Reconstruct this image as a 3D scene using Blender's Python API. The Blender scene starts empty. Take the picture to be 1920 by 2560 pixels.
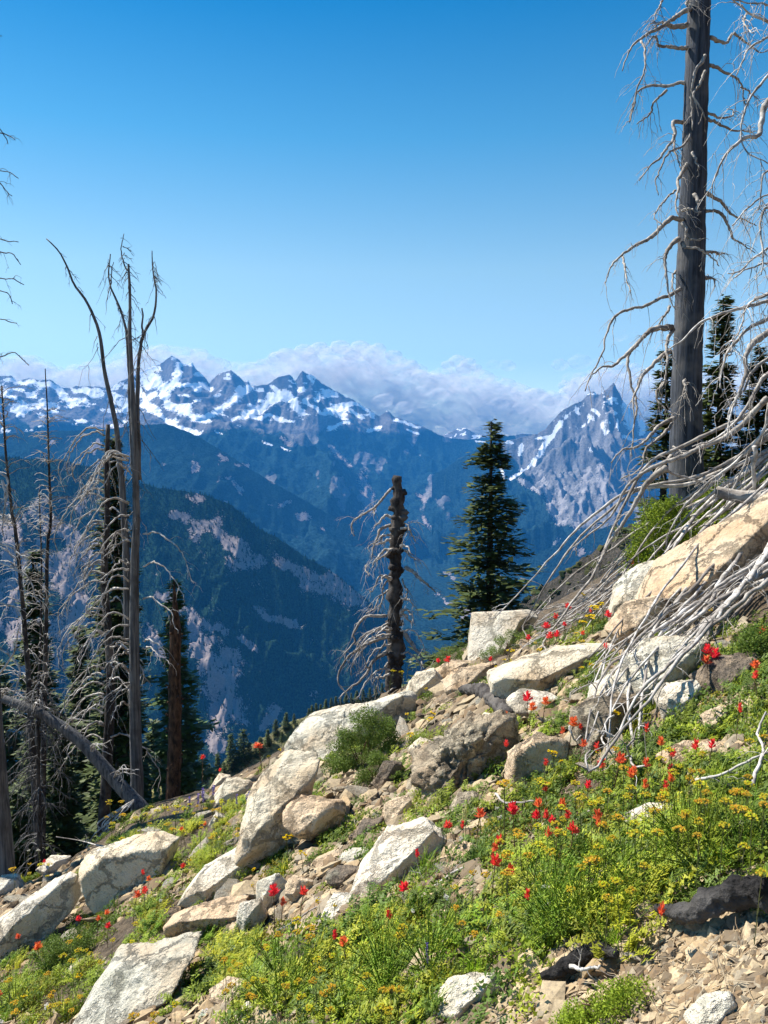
import bpy, math, random
import numpy as np
from mathutils import Vector

# ------------------------------------------------------------------ camera, sky, sun, exposure
SC = bpy.context.scene
F = 2009.0; CX, CY = 960.0, 1280.0; EYE = 1.6
PITCH = math.atan((CY - 1100.0) / F)
cam_d = bpy.data.cameras.new('camera'); cam = bpy.data.objects.new('camera', cam_d)
SC.collection.objects.link(cam); SC.camera = cam
cam.location = (0, 0, EYE); cam.rotation_euler = (math.pi / 2 - PITCH, 0, 0)
cam_d.sensor_fit = 'VERTICAL'; cam_d.sensor_height = 36; cam_d.sensor_width = 27
cam_d.lens = 36 * F / 2560; cam_d.clip_start = 0.1; cam_d.clip_end = 90000

SUN_EL, SUN_AZ = math.radians(50), math.radians(-62)      # azimuth from +Y towards +X
W = bpy.data.worlds.new("World"); SC.world = W; W.use_nodes = True
nt = W.node_tree; bg = nt.nodes['Background']
sky = nt.nodes.new('ShaderNodeTexSky'); sky.sky_type = 'NISHITA'; sky.sun_disc = False
sky.sun_elevation = SUN_EL; sky.sun_rotation = SUN_AZ; sky.altitude = 1500
sky.air_density = 1.0; sky.dust_density = 0.2; sky.ozone_density = 1.2
# deep clear mountain blue overhead, paling to the horizon
tcw = nt.nodes.new('ShaderNodeTexCoord'); sxw = nt.nodes.new('ShaderNodeSeparateXYZ'); rw = nt.nodes.new('ShaderNodeValToRGB'); mw = nt.nodes.new('ShaderNodeMix')
mw.data_type = 'RGBA'; mw.blend_type = 'MULTIPLY'; mw.inputs[0].default_value = 1
for i, (p_, c_) in enumerate([(0.0, (1.1, 1.12, .96)), (.13, (1.1, 1.14, .95)), (.20, (1.04, 1.16, .95)), (.34, (.36, .92, .98)), (.47, (.03, .64, .90)), (1.0, (.004, .5, .8))]):
    x_ = rw.color_ramp.elements[i] if i < 2 else rw.color_ramp.elements.new(p_)
    x_.position = p_; x_.color = (*c_, 1)
nt.links.new(tcw.outputs['Generated'], sxw.inputs[0]); nt.links.new(sxw.outputs[2], rw.inputs[0]); nt.links.new(sky.outputs[0], mw.inputs[6]); nt.links.new(rw.outputs[0], mw.inputs[7]); nt.links.new(mw.outputs[2], bg.inputs[0])
bg.inputs[1].default_value = 0.085
sun_d = bpy.data.lights.new('sun', 'SUN'); sun_d.energy = 5.0; sun_d.angle = math.radians(0.5)
sun_d.color = (1.0, 0.94, 0.84)
sun = bpy.data.objects.new('sun', sun_d); SC.collection.objects.link(sun)
S_DIR = Vector((math.sin(SUN_AZ) * math.cos(SUN_EL), math.cos(SUN_AZ) * math.cos(SUN_EL), math.sin(SUN_EL)))
sun.rotation_euler = S_DIR.to_track_quat('Z', 'Y').to_euler(); sun.location = (-40, 20, 60)
SC.view_settings.view_transform = 'Standard'; SC.view_settings.look = 'None'
SC.view_settings.exposure = 0.93; SC.view_settings.gamma = 1
SC.cycles.max_bounces = 6; SC.cycles.diffuse_bounces = 3; SC.cycles.glossy_bounces = 1
SC.cycles.transparent_max_bounces = 20; SC.cycles.volume_bounces = 1
SC.cycles.transmission_bounces = 2; SC.cycles.use_denoising = True

# ------------------------------------------------------------------ numeric helpers
rng = np.random.default_rng(7); R = random.Random(11)
cp, sp = math.cos(PITCH), math.sin(PITCH)

def ray(px, py):
    a = (np.asarray(px, float) - CX) / F; b = (CY - np.asarray(py, float)) / F
    dy = cp + sp * b
    return a / dy, (-sp + cp * b) / dy

def P(px, py, Y):                                   # the point at depth Y seen at a pixel of the photograph
    u, q = ray(px, py)
    return np.array([u * Y, Y, EYE + q * Y])

def proj(v):
    v = np.asarray(v, float); x, y, z = v[..., 0], v[..., 1], v[..., 2] - EYE
    d = np.maximum(y * cp - z * sp, 1e-6); h = y * sp + z * cp
    return CX + F * x / d, CY - F * h / d

def sm(a, b, x):
    t = np.clip((x - a) / (b - a), 0, 1); return t * t * (3 - 2 * t)

def hsh(ix, iy, iz):
    n = (ix.astype(np.int64) * 374761393 + iy.astype(np.int64) * 668265263 + iz.astype(np.int64) * 2147483647) & 0xffffffff
    n = ((n ^ (n >> 13)) * 1274126177) & 0xffffffff
    n = ((n ^ (n >> 15)) * 2246822519) & 0xffffffff
    return ((n ^ (n >> 16)) & 0xffff) / 32767.5 - 1.0

def noise(p):
    p = np.asarray(p, float); i = np.floor(p).astype(np.int64); f = p - i
    w = f * f * f * (f * (f * 6 - 15) + 10); o = 0
    for a in (0, 1):
        for b in (0, 1):
            for c in (0, 1):
                k = hsh(i[..., 0] + a, i[..., 1] + b, i[..., 2] + c * 7919)
                o = o + k * (w[..., 0] if a else 1 - w[..., 0]) * (w[..., 1] if b else 1 - w[..., 1]) * (w[..., 2] if c else 1 - w[..., 2])
    return o
# hash uses lattice z scaled: keep neighbours consistent
def noise3(p):
    p = np.asarray(p, float); i = np.floor(p).astype(np.int64); f = p - i
    w = f * f * f * (f * (f * 6 - 15) + 10); o = 0
    for a in (0, 1):
        for b in (0, 1):
            for c in (0, 1):
                k = hsh(i[..., 0] + a, i[..., 1] + b, (i[..., 2] + c) * 13 + 5)
                o = o + k * (w[..., 0] if a else 1 - w[..., 0]) * (w[..., 1] if b else 1 - w[..., 1]) * (w[..., 2] if c else 1 - w[..., 2])
    return o

def fbm(p, o=4, ridged=False, gain=0.5):
    p = np.asarray(p, float); s = 0; a = 1.0; t = 0
    for k in range(o):
        n = noise3(p * (2.03 ** k) + 17.3 * k)
        s = s + a * ((1 - 2 * np.abs(n)) if ridged else n); t += a; a *= gain
    return s / t

def xyz(*a):
    return np.stack(np.broadcast_arrays(*[np.asarray(k, float) for k in a]), -1)

# ------------------------------------------------------------------ mesh builder
class MB:
    def __init__(s): s.v = []; s.q = []; s.t = []; s.c = []; s.n = 0
    def add(s, v, quads=None, tris=None, col=None):
        v = np.asarray(v, float).reshape(-1, 3)
        if quads is not None and len(quads): s.q.append(np.asarray(quads, np.int64).reshape(-1, 4) + s.n)
        if tris is not None and len(tris): s.t.append(np.asarray(tris, np.int64).reshape(-1, 3) + s.n)
        c = np.ones((len(v), 3)) if col is None else np.broadcast_to(np.asarray(col, float), (len(v), 3))
        s.v.append(v); s.c.append(c); s.n += len(v)
    def mesh(s, name, mat, smooth=True, origin=None, attrs=None):
        v = np.concatenate(s.v); c = np.concatenate(s.c)
        if origin is not None: v = v - np.asarray(origin, float)
        q = np.concatenate(s.q) if s.q else np.zeros((0, 4), np.int64)
        t = np.concatenate(s.t) if s.t else np.zeros((0, 3), np.int64)
        me = bpy.data.meshes.new(name); me.vertices.add(len(v)); me.vertices.foreach_set('co', v.astype(np.float32).ravel())
        li = np.concatenate([q.ravel(), t.ravel()]).astype(np.int32)
        st = np.concatenate([np.arange(len(q)) * 4, len(q) * 4 + np.arange(len(t)) * 3]).astype(np.int32)
        me.loops.add(len(li)); me.loops.foreach_set('vertex_index', li)
        me.polygons.add(len(st)); me.polygons.foreach_set('loop_start', st)
        me.update(calc_edges=True)
        me.polygons.foreach_set('use_smooth', np.full(len(st), bool(smooth)))
        a = me.color_attributes.new('Col', 'FLOAT_COLOR', 'POINT')
        a.data.foreach_set('color', np.concatenate([c, np.ones((len(c), 1))], 1).astype(np.float32).ravel())
        for k, val in (attrs or {}).items():
            a = me.attributes.new(k, 'FLOAT', 'POINT'); a.data.foreach_set('value', np.asarray(val, np.float32).ravel())
        me.materials.append(mat); me.validate(); return me
    def build(s, name, mat, parent=None, smooth=True, origin=None, attrs=None):
        if parent is not None and origin is None: origin = np.array(parent.get('_o', (0, 0, 0)))
        o = bpy.data.objects.new(name, s.mesh(name, mat, smooth, origin, attrs)); SC.collection.objects.link(o)
        if parent is not None: o.parent = parent
        elif origin is not None: o.location = origin
        return o

def tag(o, label=None, cat=None, group=None, kind=None):
    for k, v in (('label', label), ('category', cat), ('group', group), ('kind', kind)):
        if v: o[k] = v
    return o

def empty(name, loc, label=None, cat=None, group=None):
    o = bpy.data.objects.new(name, None); SC.collection.objects.link(o); o.location = [float(a) for a in loc]
    o['_o'] = [float(a) for a in loc]; o.empty_display_size = .2
    return tag(o, label, cat, group)

def copy_tree(o, loc, rz=0, sc=1.0, tilt=(0, 0)):
    c = o.copy(); SC.collection.objects.link(c)
    c.location = [float(a) for a in loc]; c.rotation_euler = (tilt[0], tilt[1], rz); c.scale = (sc, sc, sc) if np.isscalar(sc) else sc
    for ch in o.children:
        d = ch.copy(); SC.collection.objects.link(d); d.parent = c
    return c

def tube(mb, pts, rad, sides=6, col=None, cap=True, rough=0.0):
    pts = np.asarray(pts, float); n = len(pts); rad = np.broadcast_to(np.asarray(rad, float), (n,))
    T = np.gradient(pts, axis=0); T /= np.linalg.norm(T, axis=1)[:, None] + 1e-9
    up = np.array([0.13, -0.97, 0.2]) if abs(T[0, 1]) < .9 else np.array([1., 0, 0])
    N = np.cross(T, up); N /= np.linalg.norm(N, axis=1)[:, None] + 1e-9; B = np.cross(T, N)
    a = np.arange(sides) * 2 * math.pi / sides
    rr = rad[:, None] * np.ones(sides)[None]
    if rough: rr = rr * (1 + rough * rng.uniform(-1, 1, rr.shape))
    v = pts[:, None] + rr[..., None] * (np.cos(a)[None, :, None] * N[:, None] + np.sin(a)[None, :, None] * B[:, None])
    i = np.arange(n - 1)[:, None] * sides; j = np.arange(sides)[None]; k = (j + 1) % sides
    q = np.stack([i + j, i + k, i + sides + k, i + sides + j], -1).reshape(-1, 4)
    vv = v.reshape(-1, 3); t = None
    if cap:
        vv = np.concatenate([vv, pts[:1], pts[-1:]]); m = n * sides
        j = np.arange(sides); k = (j + 1) % sides
        t = np.concatenate([np.stack([k, j, np.full(sides, m)], -1), np.stack([j + m - sides, k + m - sides, np.full(sides, m + 1)], -1)])
    mb.add(vv, quads=q, tris=t, col=col)

def smooth_path(pts, n):
    pts = np.asarray(pts, float)
    if len(pts) == 2: return pts[0] + (pts[1] - pts[0]) * np.linspace(0, 1, n)[:, None]
    e = np.concatenate([[2 * pts[0] - pts[1]], pts, [2 * pts[-1] - pts[-2]]])
    L = np.concatenate([[0], np.cumsum(np.linalg.norm(np.diff(pts, axis=0), axis=1))]); s = np.linspace(0, L[-1], n)
    k = np.clip(np.searchsorted(L, s, side='right') - 1, 0, len(pts) - 2); t = ((s - L[k]) / (L[k + 1] - L[k] + 1e-9))[:, None]
    a, b, c, d = e[k], e[k + 1], e[k + 2], e[k + 3]
    return .5 * (2 * b + (c - a) * t + (2 * a - 5 * b + 4 * c - d) * t * t + (3 * b - a - 3 * c + d) * t ** 3)

ICO = {}
def ico(k):
    if k in ICO: return ICO[k]
    import bmesh
    bm = bmesh.new(); bmesh.ops.create_icosphere(bm, subdivisions=k, radius=1)
    v = np.array([a.co[:] for a in bm.verts]); v /= np.linalg.norm(v, axis=1)[:, None]
    f = np.array([[a.index for a in g.verts] for g in bm.faces]); bm.free(); ICO[k] = (v, f); return ICO[k]

# ------------------------------------------------------------------ material helpers
def new_mat(name):
    m = bpy.data.materials.new(name); m.use_nodes = True; n = m.node_tree.nodes; l = m.node_tree.links
    b = n['Principled BSDF']; b.inputs['Roughness'].default_value = .85
    b.inputs['Specular IOR Level'].default_value = .25
    return m, n, l, b
def nd(n, t, **kw):
    x = n.new(t)
    for k, v in kw.items():
        if k in x.inputs: x.inputs[k].default_value = v
        else: setattr(x, k, v)
    return x
def tex(n, l, scale, detail=5, rough=.6, coord='Object', stretch=None, kind='ShaderNodeTexNoise'):
    tc = nd(n, 'ShaderNodeTexCoord'); t = nd(n, kind); t.inputs['Scale'].default_value = scale
    if 'Detail' in t.inputs: t.inputs['Detail'].default_value = detail
    if 'Roughness' in t.inputs: t.inputs['Roughness'].default_value = rough
    src = tc.outputs[coord]
    if stretch:
        mp = nd(n, 'ShaderNodeMapping'); mp.inputs['Scale'].default_value = stretch; l.new(src, mp.inputs[0]); src = mp.outputs[0]
    l.new(src, t.inputs['Vector']); return t
def ramp(n, l, fac, stops):
    r = nd(n, 'ShaderNodeValToRGB'); e = r.color_ramp.elements
    for i, (p, c) in enumerate(stops):
        x = e[i] if i < 2 else e.new(p)
        x.position = p; x.color = (*c, 1) if len(c) == 3 else c
    l.new(fac, r.inputs[0]); return r.outputs[0]
def mix(n, l, fac, a, b, mode='MIX'):
    m = nd(n, 'ShaderNodeMix', data_type='RGBA', blend_type=mode)
    for s, v in ((m.inputs[0], fac), (m.inputs[6], a), (m.inputs[7], b)):
        if isinstance(v, (int, float)): s.default_value = v
        elif isinstance(v, tuple): s.default_value = (*v, 1)
        else: l.new(v, s)
    return m.outputs[2]
def bump(n, l, b, h, strength, dist=0.01):
    x = nd(n, 'ShaderNodeBump', Strength=strength, Distance=dist); l.new(h, x.inputs['Height']); l.new(x.outputs[0], b.inputs['Normal'])
g3 = lambda v: (v, v, v)

def rock_mat(name, pale, warm, dark, lichen=.45, scale=1.0):
    m, n, l, b = new_mat(name)
    oi = nd(n, 'ShaderNodeObjectInfo')
    big = tex(n, l, 2.2 * scale, 5, .62); mid = tex(n, l, 9 * scale, 6, .7); fine = tex(n, l, 45 * scale, 4, .7)
    big.noise_dimensions = '4D'; l.new(oi.outputs['Random'], big.inputs['W'])
    c = mix(n, l, ramp(n, l, big.outputs[0], [(.42, g3(0)), (.62, g3(1))]), pale, warm)
    c = mix(n, l, ramp(n, l, mid.outputs[0], [(lichen, g3(.75)), (lichen + .1, g3(0))]), c, dark)
    c = mix(n, l, ramp(n, l, fine.outputs[0], [(.34, g3(.7)), (.42, g3(0))]), c, tuple(x * .5 for x in dark))
    st = tex(n, l, 3.1 * scale, 5, .65); st.noise_dimensions = '4D'; l.new(oi.outputs['Random'], st.inputs['W'])
    c = mix(n, l, ramp(n, l, st.outputs[0], [(.52, g3(0)), (.64, g3(.34))]), c, tuple(x * k for x, k in zip(warm, (.66, .52, .40))))
    c = mix(n, l, ramp(n, l, st.outputs[0], [(.34, g3(.4)), (.42, g3(0))]), c, (.42, .42, .31))
    cr = tex(n, l, 3.4 * scale, kind='ShaderNodeTexVoronoi'); cr.feature = 'DISTANCE_TO_EDGE'; cv = cr.inputs['Vector'].links[0].from_socket
    ad = nd(n, 'ShaderNodeMix', data_type='VECTOR'); ad.inputs[0].default_value = .22; l.new(cv, ad.inputs[4]); l.new(mid.outputs['Color'], ad.inputs[5]); l.new(ad.outputs[1], cr.inputs['Vector'])
    ck = ramp(n, l, cr.outputs['Distance'], [(.004, g3(0)), (.022, g3(1))])
    c = mix(n, l, ramp(n, l, cr.outputs['Distance'], [(.003, g3(.55)), (.012, g3(0))]), c, mix(n, l, ramp(n, l, big.outputs[0], [(.48, g3(0)), (.56, g3(1))]), c, tuple(x * .5 for x in dark)))
    v = nd(n, 'ShaderNodeMapRange'); v.inputs[3].default_value = .9; v.inputs[4].default_value = 1.15; l.new(oi.outputs['Random'], v.inputs[0])
    c = mix(n, l, 1.0, c, v.outputs[0], 'MULTIPLY')
    l.new(c, b.inputs['Base Color'])
    a = nd(n, 'ShaderNodeMath', operation='ADD'); l.new(mid.outputs[0], a.inputs[0])
    k = nd(n, 'ShaderNodeMath', operation='MULTIPLY'); k.inputs[1].default_value = .35; l.new(fine.outputs[0], k.inputs[0]); l.new(k.outputs[0], a.inputs[1])
    a2 = nd(n, 'ShaderNodeMath', operation='MULTIPLY_ADD'); l.new(ck, a2.inputs[0]); a2.inputs[1].default_value = .5; l.new(a.outputs[0], a2.inputs[2])
    bump(n, l, b, a2.outputs[0], 1.0, .06)
    return m
M = {}
M['pale'] = rock_mat('pale_rock', (.80, .71, .54), (.70, .56, .38), (.54, .47, .35), .34)
M['grey'] = rock_mat('grey_rock', (.70, .665, .55), (.66, .56, .41), (.38, .37, .30), .40)
M['tan'] = rock_mat('tan_rock', (.70, .55, .38), (.58, .40, .24), (.36, .27, .18), .37)
M['brown'] = rock_mat('brown_rock', (.27, .21, .15), (.36, .27, .18), (.12, .10, .08), .46)
M['rough'] = rock_mat('rough_rock', (.50, .43, .31), (.40, .31, .21), (.18, .15, .11), .45)
M['white'] = rock_mat('white_rock', (.80, .73, .60), (.76, .65, .49), (.56, .50, .39), .28)

def wood_mat(name, a, bcol, c, stretch=(9, 9, .7), bs=.6):
    m, n, l, b = new_mat(name)
    t = tex(n, l, 3.0, 6, .65, stretch=stretch); t2 = tex(n, l, 2.0, 3)
    k = mix(n, l, ramp(n, l, t.outputs[0], [(.38, g3(0)), (.6, g3(1))]), a, bcol)
    k = mix(n, l, ramp(n, l, t2.outputs[0], [(.5, g3(0)), (.66, g3(.8))]), k, c)
    l.new(k, b.inputs['Base Color']); bump(n, l, b, t.outputs[0], bs, .02); return m
M['silver'] = wood_mat('weathered_silver_wood', (.20, .175, .155), (.46, .42, .37), (.15, .125, .105), (4, 4, 4))
M['twig'] = wood_mat('pale_dead_wood', (.25, .22, .19), (.66, .625, .58), (.20, .175, .155), (3, 3, 3))
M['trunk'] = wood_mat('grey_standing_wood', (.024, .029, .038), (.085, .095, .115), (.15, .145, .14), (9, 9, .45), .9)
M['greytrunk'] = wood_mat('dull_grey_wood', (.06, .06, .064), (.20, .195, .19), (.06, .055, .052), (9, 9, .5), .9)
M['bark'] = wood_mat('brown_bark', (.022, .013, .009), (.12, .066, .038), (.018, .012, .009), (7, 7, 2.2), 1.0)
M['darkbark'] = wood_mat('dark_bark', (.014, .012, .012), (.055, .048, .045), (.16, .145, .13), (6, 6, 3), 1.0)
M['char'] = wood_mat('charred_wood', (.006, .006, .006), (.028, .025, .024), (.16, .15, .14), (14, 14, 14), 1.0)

def leaf_mat(name, col, var=.35, trans=.35, rough=.55):
    m, n, l, b = new_mat(name)
    a = nd(n, 'ShaderNodeVertexColor', layer_name='Col')
    t = tex(n, l, 7, 2, .5)
    k = mix(n, l, 1.0, a.outputs[0], col, 'MULTIPLY')
    k = mix(n, l, ramp(n, l, t.outputs[0], [(.35, g3(0)), (.65, g3(var))]), k, tuple(c * .45 for c in col))
    l.new(k, b.inputs['Base Color']); b.inputs['Roughness'].default_value = rough
    tr = nd(n, 'ShaderNodeBsdfTranslucent'); l.new(k, tr.inputs[0])
    ms = nd(n, 'ShaderNodeMixShader'); ms.inputs[0].default_value = trans
    out = n['Material Output']; l.new(b.outputs[0], ms.inputs[1]); l.new(tr.outputs[0], ms.inputs[2]); l.new(ms.outputs[0], out.inputs[0])
    return m
M['leaf'] = leaf_mat('meadow_leaf', (.33, .43, .04))
M['shrub'] = leaf_mat('shrub_leaf', (.165, .24, .04))
M['fir'] = leaf_mat('fir_needles', (.065, .105, .032), .4, .12, .6)
M['firgreen'] = leaf_mat('young_fir_needles', (.075, .15, .05), .5, .2, .6)  # brighter green needle colour than the dark firs
M['stem'] = leaf_mat('plant_stem', (.11, .12, .04), .2, .1)
M['darkstem'] = leaf_mat('reddish_stem', (.13, .07, .045), .2, .1)
M['red'] = leaf_mat('red_bracts', (.96, .125, .085), .1, .4)
M['yellow'] = leaf_mat('yellow_petals', (.92, .70, .02), .1, .3)
M['mustard'] = leaf_mat('mustard_florets', (.92, .74, .08), .12, .35)
M['whitefl'] = leaf_mat('white_florets', (.80, .79, .68), .1, .3)
M['cream'] = leaf_mat('cream_spikes', (.72, .72, .30), .1, .3)
M['purple'] = leaf_mat('purple_florets', (.22, .16, .48), .2, .3)
HAZE = 0.000055
# ------------------------------------------------------------------ the near hillside
SIL = [(-400, 2400), (0, 2225), (150, 2170), (250, 2105), (330, 2040), (430, 2005), (520, 1978), (600, 1935), (700, 1880), (760, 1835), (860, 1795), (950, 1755), (1010, 1722),
       (1080, 1665), (1180, 1615), (1300, 1560), (1400, 1504), (1500, 1444), (1620, 1368), (1720, 1318), (1920, 1195), (2300, 1020)]
_su, _sq = ray([a[0] for a in SIL], [a[1] for a in SIL])
def Redge(u): return np.interp(u, [-.6, -.3, -.1, .1, .3, .48, .8], [12.5, 12.5, 11.0, 12.0, 12.0, 12.5, 16])
def s_of(u): return np.interp(u, _su, _sq) + EYE / Redge(u)
A_, B_ = .56, -.167
def ground0(x, y):
    x = np.asarray(x, float); y = np.asarray(y, float)
    r = np.hypot(x, y) + 1e-6; th = np.arctan2(x, y)
    thc = np.clip(th, -.86, .86); u = np.tan(thc)
    uc = np.clip(u, _su[0], _su[-1])
    front = np.cos(thc) * (s_of(uc) + A_ * (u - uc)); plane = A_ * np.sin(th) + B_ * np.cos(th)
    w = sm(.60, .85, np.abs(th)); S = front * (1 - w) + plane * w
    Rr = (Redge(uc) / np.cos(thc)) * (1 - w) + w * np.where(th > 0, 70, 26)
    t = np.maximum(r - Rr, 0)
    far = S * Rr - .8 * t + (S + .8) * 2.2 * (1 - np.exp(-t / 2.2))
    return np.maximum(np.where(r < Rr, S * r, far), -830.0)
def ground(x, y):
    x = np.asarray(x, float); y = np.asarray(y, float); r = np.hypot(x, y)
    near = np.clip(r / 3, 0, 1)
    z = ground0(x, y) + near * .07 * fbm(xyz(x * .9, y * .9, 3.1), 3) + np.clip(r / 2, .2, 1) * .022 * fbm(xyz(x * 6, y * 6, 9.), 3)
    return z + 2.0 * sm(20, 60, r) * fbm(xyz(x * .05, y * .05, 1.), 4) + 25 * sm(150, 500, r) * fbm(xyz(x * .006, y * .006, 2.), 5)
def hit(px, py, h=0.0, far=0.0):
    """where the ray of a pixel meets the hillside raised by h"""
    u, q = ray(px, py); u = np.asarray(u, float); lim = Redge(np.clip(u, _su[0], _su[-1])) + far
    d = s_of(u) - q; y = np.where(d > .01, (EYE - h) / np.maximum(d, .01), lim); y = np.clip(y, .6, lim)
    x = u * y; return x, y, ground(x, y)

th = np.concatenate([np.linspace(-math.pi, -.66, 90)[:-1], np.linspace(-.66, .66, 620), np.linspace(.66, math.pi, 90)[1:]])
rr = np.concatenate([np.linspace(.05, 2, 30)[:-1], np.linspace(2, 15, 330), 15 * (1100 / 15) ** np.linspace(0, 1, 150)[1:]])
T_, R_ = np.meshgrid(th, rr, indexing='ij'); X, Y = R_ * np.sin(T_), R_ * np.cos(T_); Z = ground(X, Y)
def grid_faces(a, b, flip=False):
    i = np.arange(a - 1)[:, None] * b; j = np.arange(b - 1)[None]
    q = np.stack([i + j, i + b + j, i + b + j + 1, i + j + 1], -1).reshape(-1, 4)
    return q[:, ::-1] if flip else q
m, n, l, b = new_mat('rubble_soil')
t1 = tex(n, l, 1.3, 4, .6, 'Object'); t2 = tex(n, l, 9, 6, .7); t3 = tex(n, l, 40, 3, .7); vo = tex(n, l, 22, kind='ShaderNodeTexVoronoi')
c = mix(n, l, ramp(n, l, t2.outputs[0], [(.35, g3(0)), (.65, g3(1))]), (.085, .062, .042), (.33, .25, .165))
c = mix(n, l, ramp(n, l, t1.outputs[0], [(.45, g3(0)), (.6, g3(.7))]), c, (.30, .22, .14))
c = mix(n, l, ramp(n, l, t3.outputs[0], [(.35, g3(.8)), (.5, g3(0))]), c, (.05, .04, .03))
l.new(c, b.inputs['Base Color'])
a_ = nd(n, 'ShaderNodeMath', operation='ADD'); l.new(t2.outputs[0], a_.inputs[0]); l.new(vo.outputs['Distance'], a_.inputs[1])
bump(n, l, b, a_.outputs[0], 1.0, .05); M['soil'] = m
mb = MB(); mb.add(xyz(X, Y, Z), quads=grid_faces(len(th), len(rr), True))
tag(mb.build('hillside', m), kind='structure')

# ------------------------------------------------------------------ mountains
def px_line(pts):
    u, q = ray([p[0] for p in pts], [p[1] for p in pts]); return u, q
def ridge(name, pts, D, near, n_u, n_t, slope, amp, nscale, mat, jag=0.0, floor=-830, power=1.0, paint=None, back=.55, backlen=1500, curve=0.0, onlygeo=False, steep=.9):
    lu, lq = px_line(pts)
    us = np.linspace(lu[0], lu[-1], n_u)
    e = np.interp(us, lu, lq) * D + EYE + jag * fbm(xyz(us * D / (jag * 3 + 1), 0, 5.), 5, True, .6)
    # rows: t = distance in front of the crest
    t = np.concatenate([-backlen * np.linspace(1, 0, 14)[:-1] ** 1.5, (D - near) * np.linspace(0, 1, n_t) ** 1.35])
    U, TT = np.meshgrid(us, t, indexing='ij')
    # the crest line softens with the distance from it, and the spurs below it wander sideways
    du = us[1] - us[0]; lv = [e]
    for sg in (90, 260, 650):
        h = int(max(3, 2.5 * sg / (du * D))); h = min(h, len(us) // 2 - 2); g = np.exp(-.5 * (np.arange(-h, h + 1) * du * D / sg) ** 2); g /= g.sum()
        lv.append(np.convolve(np.pad(e, h, mode='edge'), g, mode='valid'))
    sc_ = D / 9000. if D > 1500 else 0
    bl = np.clip(np.interp(np.abs(TT), [0, 420 * sc_ + 1e-3, 1100 * sc_ + 2e-3, 2400 * sc_ + 3e-3], [0, 1, 2, 3]), 0, 3) if sc_ else 0 * TT
    wp = .055 * np.clip(np.abs(TT) / 1500, 0, 1) * fbm(xyz(U * D / 1300., TT / 1600., 31.), 4) if sc_ else 0
    E = 0
    for k_l in range(4):
        E = E + np.clip(1 - np.abs(bl - k_l), 0, 1) * np.interp(U + wp, us, lv[k_l])
    Yd = D - TT + curve * D * U * U
    drop = np.where(TT > 0, slope * TT * (1.0 + steep * np.exp(-TT / 900.)) if power == 1.0 else slope * TT ** power, back * -TT)
    X = U * Yd
    w = np.clip(np.abs(TT) / 260.0, .0, 1) ** .8
    nz = fbm(xyz(X / nscale, Yd / nscale * .7, 4.2), 6, True, .55)
    nz2 = fbm(xyz(X / nscale * 2.6, Yd / nscale * .9, 8.), 5, False, .6)
    Z = E - drop + w * (amp * (nz - .35 - .35 * np.exp(-np.abs(TT) / 500)) + amp * .35 * nz2)
    Z = np.maximum(Z, floor + 12 * nz2)
    V = xyz(X, Yd, Z)
    if onlygeo: return V
    px, py = proj(V); at = paint(px, py, V, TT) if paint else {}
    mb = MB(); mb.add(V, quads=grid_faces(len(us), len(t), False)[:, ::-1])
    o = mb.build(name, mat, attrs={k: v.ravel() for k, v in at.items()}); tag(o, kind='structure'); return V, at

def strokes(px, py, S):
    best = np.zeros_like(px)
    for pts, w in S:
        for (ax, ay), (bx, by) in zip(pts[:-1], pts[1:]):
            dx, dy = bx - ax, by - ay; t = np.clip(((px - ax) * dx + (py - ay) * dy) / (dx * dx + dy * dy + 1e-9), 0, 1)
            d = np.hypot(px - ax - t * dx, py - ay - t * dy); best = np.maximum(best, 1 - d / (1.9 * w))
    return best

def mountain_mat(name, rock_a, rock_b, forest, fscale, burn=(.30, .25, .24)):
    m, n, l, b = new_mat(name); b.inputs['Roughness'].default_value = 1.0; b.inputs['Specular IOR Level'].default_value = 0
    t = tex(n, l, fscale, 8, .72); tv = tex(n, l, fscale * 1.6, 6, .7, stretch=(1, .3, .25)); ts = tex(n, l, fscale * 9, 4, .75)
    r = mix(n, l, ramp(n, l, tv.outputs[0], [(.36, g3(0)), (.62, g3(1))]), rock_a, rock_b)
    r = mix(n, l, ramp(n, l, ts.outputs[0], [(.40, g3(.65)), (.52, g3(0))]), r, tuple(c * .4 for c in rock_a))
    fo = mix(n, l, ramp(n, l, ts.outputs[0], [(.40, g3(0)), (.60, g3(1))]), tuple(c * .15 for c in forest), tuple(c * 2.3 for c in forest))
    def att(k, lo, hi, amt):
        a = nd(n, 'ShaderNodeAttribute', attribute_name=k); x = nd(n, 'ShaderNodeMath', operation='MULTIPLY_ADD'); l.new(t.outputs[0], x.inputs[0]); x.inputs[1].default_value = amt; l.new(a.outputs['Fac'], x.inputs[2])
        y = nd(n, 'ShaderNodeMath', operation='MULTIPLY_ADD'); l.new(ts.outputs[0], y.inputs[0]); y.inputs[1].default_value = amt * 1.5; l.new(x.outputs[0], y.inputs[2])
        z = nd(n, 'ShaderNodeMapRange'); z.inputs[1].default_value = lo + amt * 1.25; z.inputs[2].default_value = hi + amt * 1.25; l.new(y.outputs[0], z.inputs[0]); return z.outputs[0]
    c = mix(n, l, att('forest', .45, .55, .9), r, fo)
    c = mix(n, l, att('bare', .47, .53, .8), c, mix(n, l, ts.outputs[0], tuple(k * .35 for k in burn), tuple(k * 1.6 for k in burn)))
    c = mix(n, l, att('snow', .47, .53, .55), c, (.95, .96, .97))
    l.new(c, b.inputs['Base Color']); bump(n, l, b, t.outputs[0], .9, .12 / fscale); return m

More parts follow.
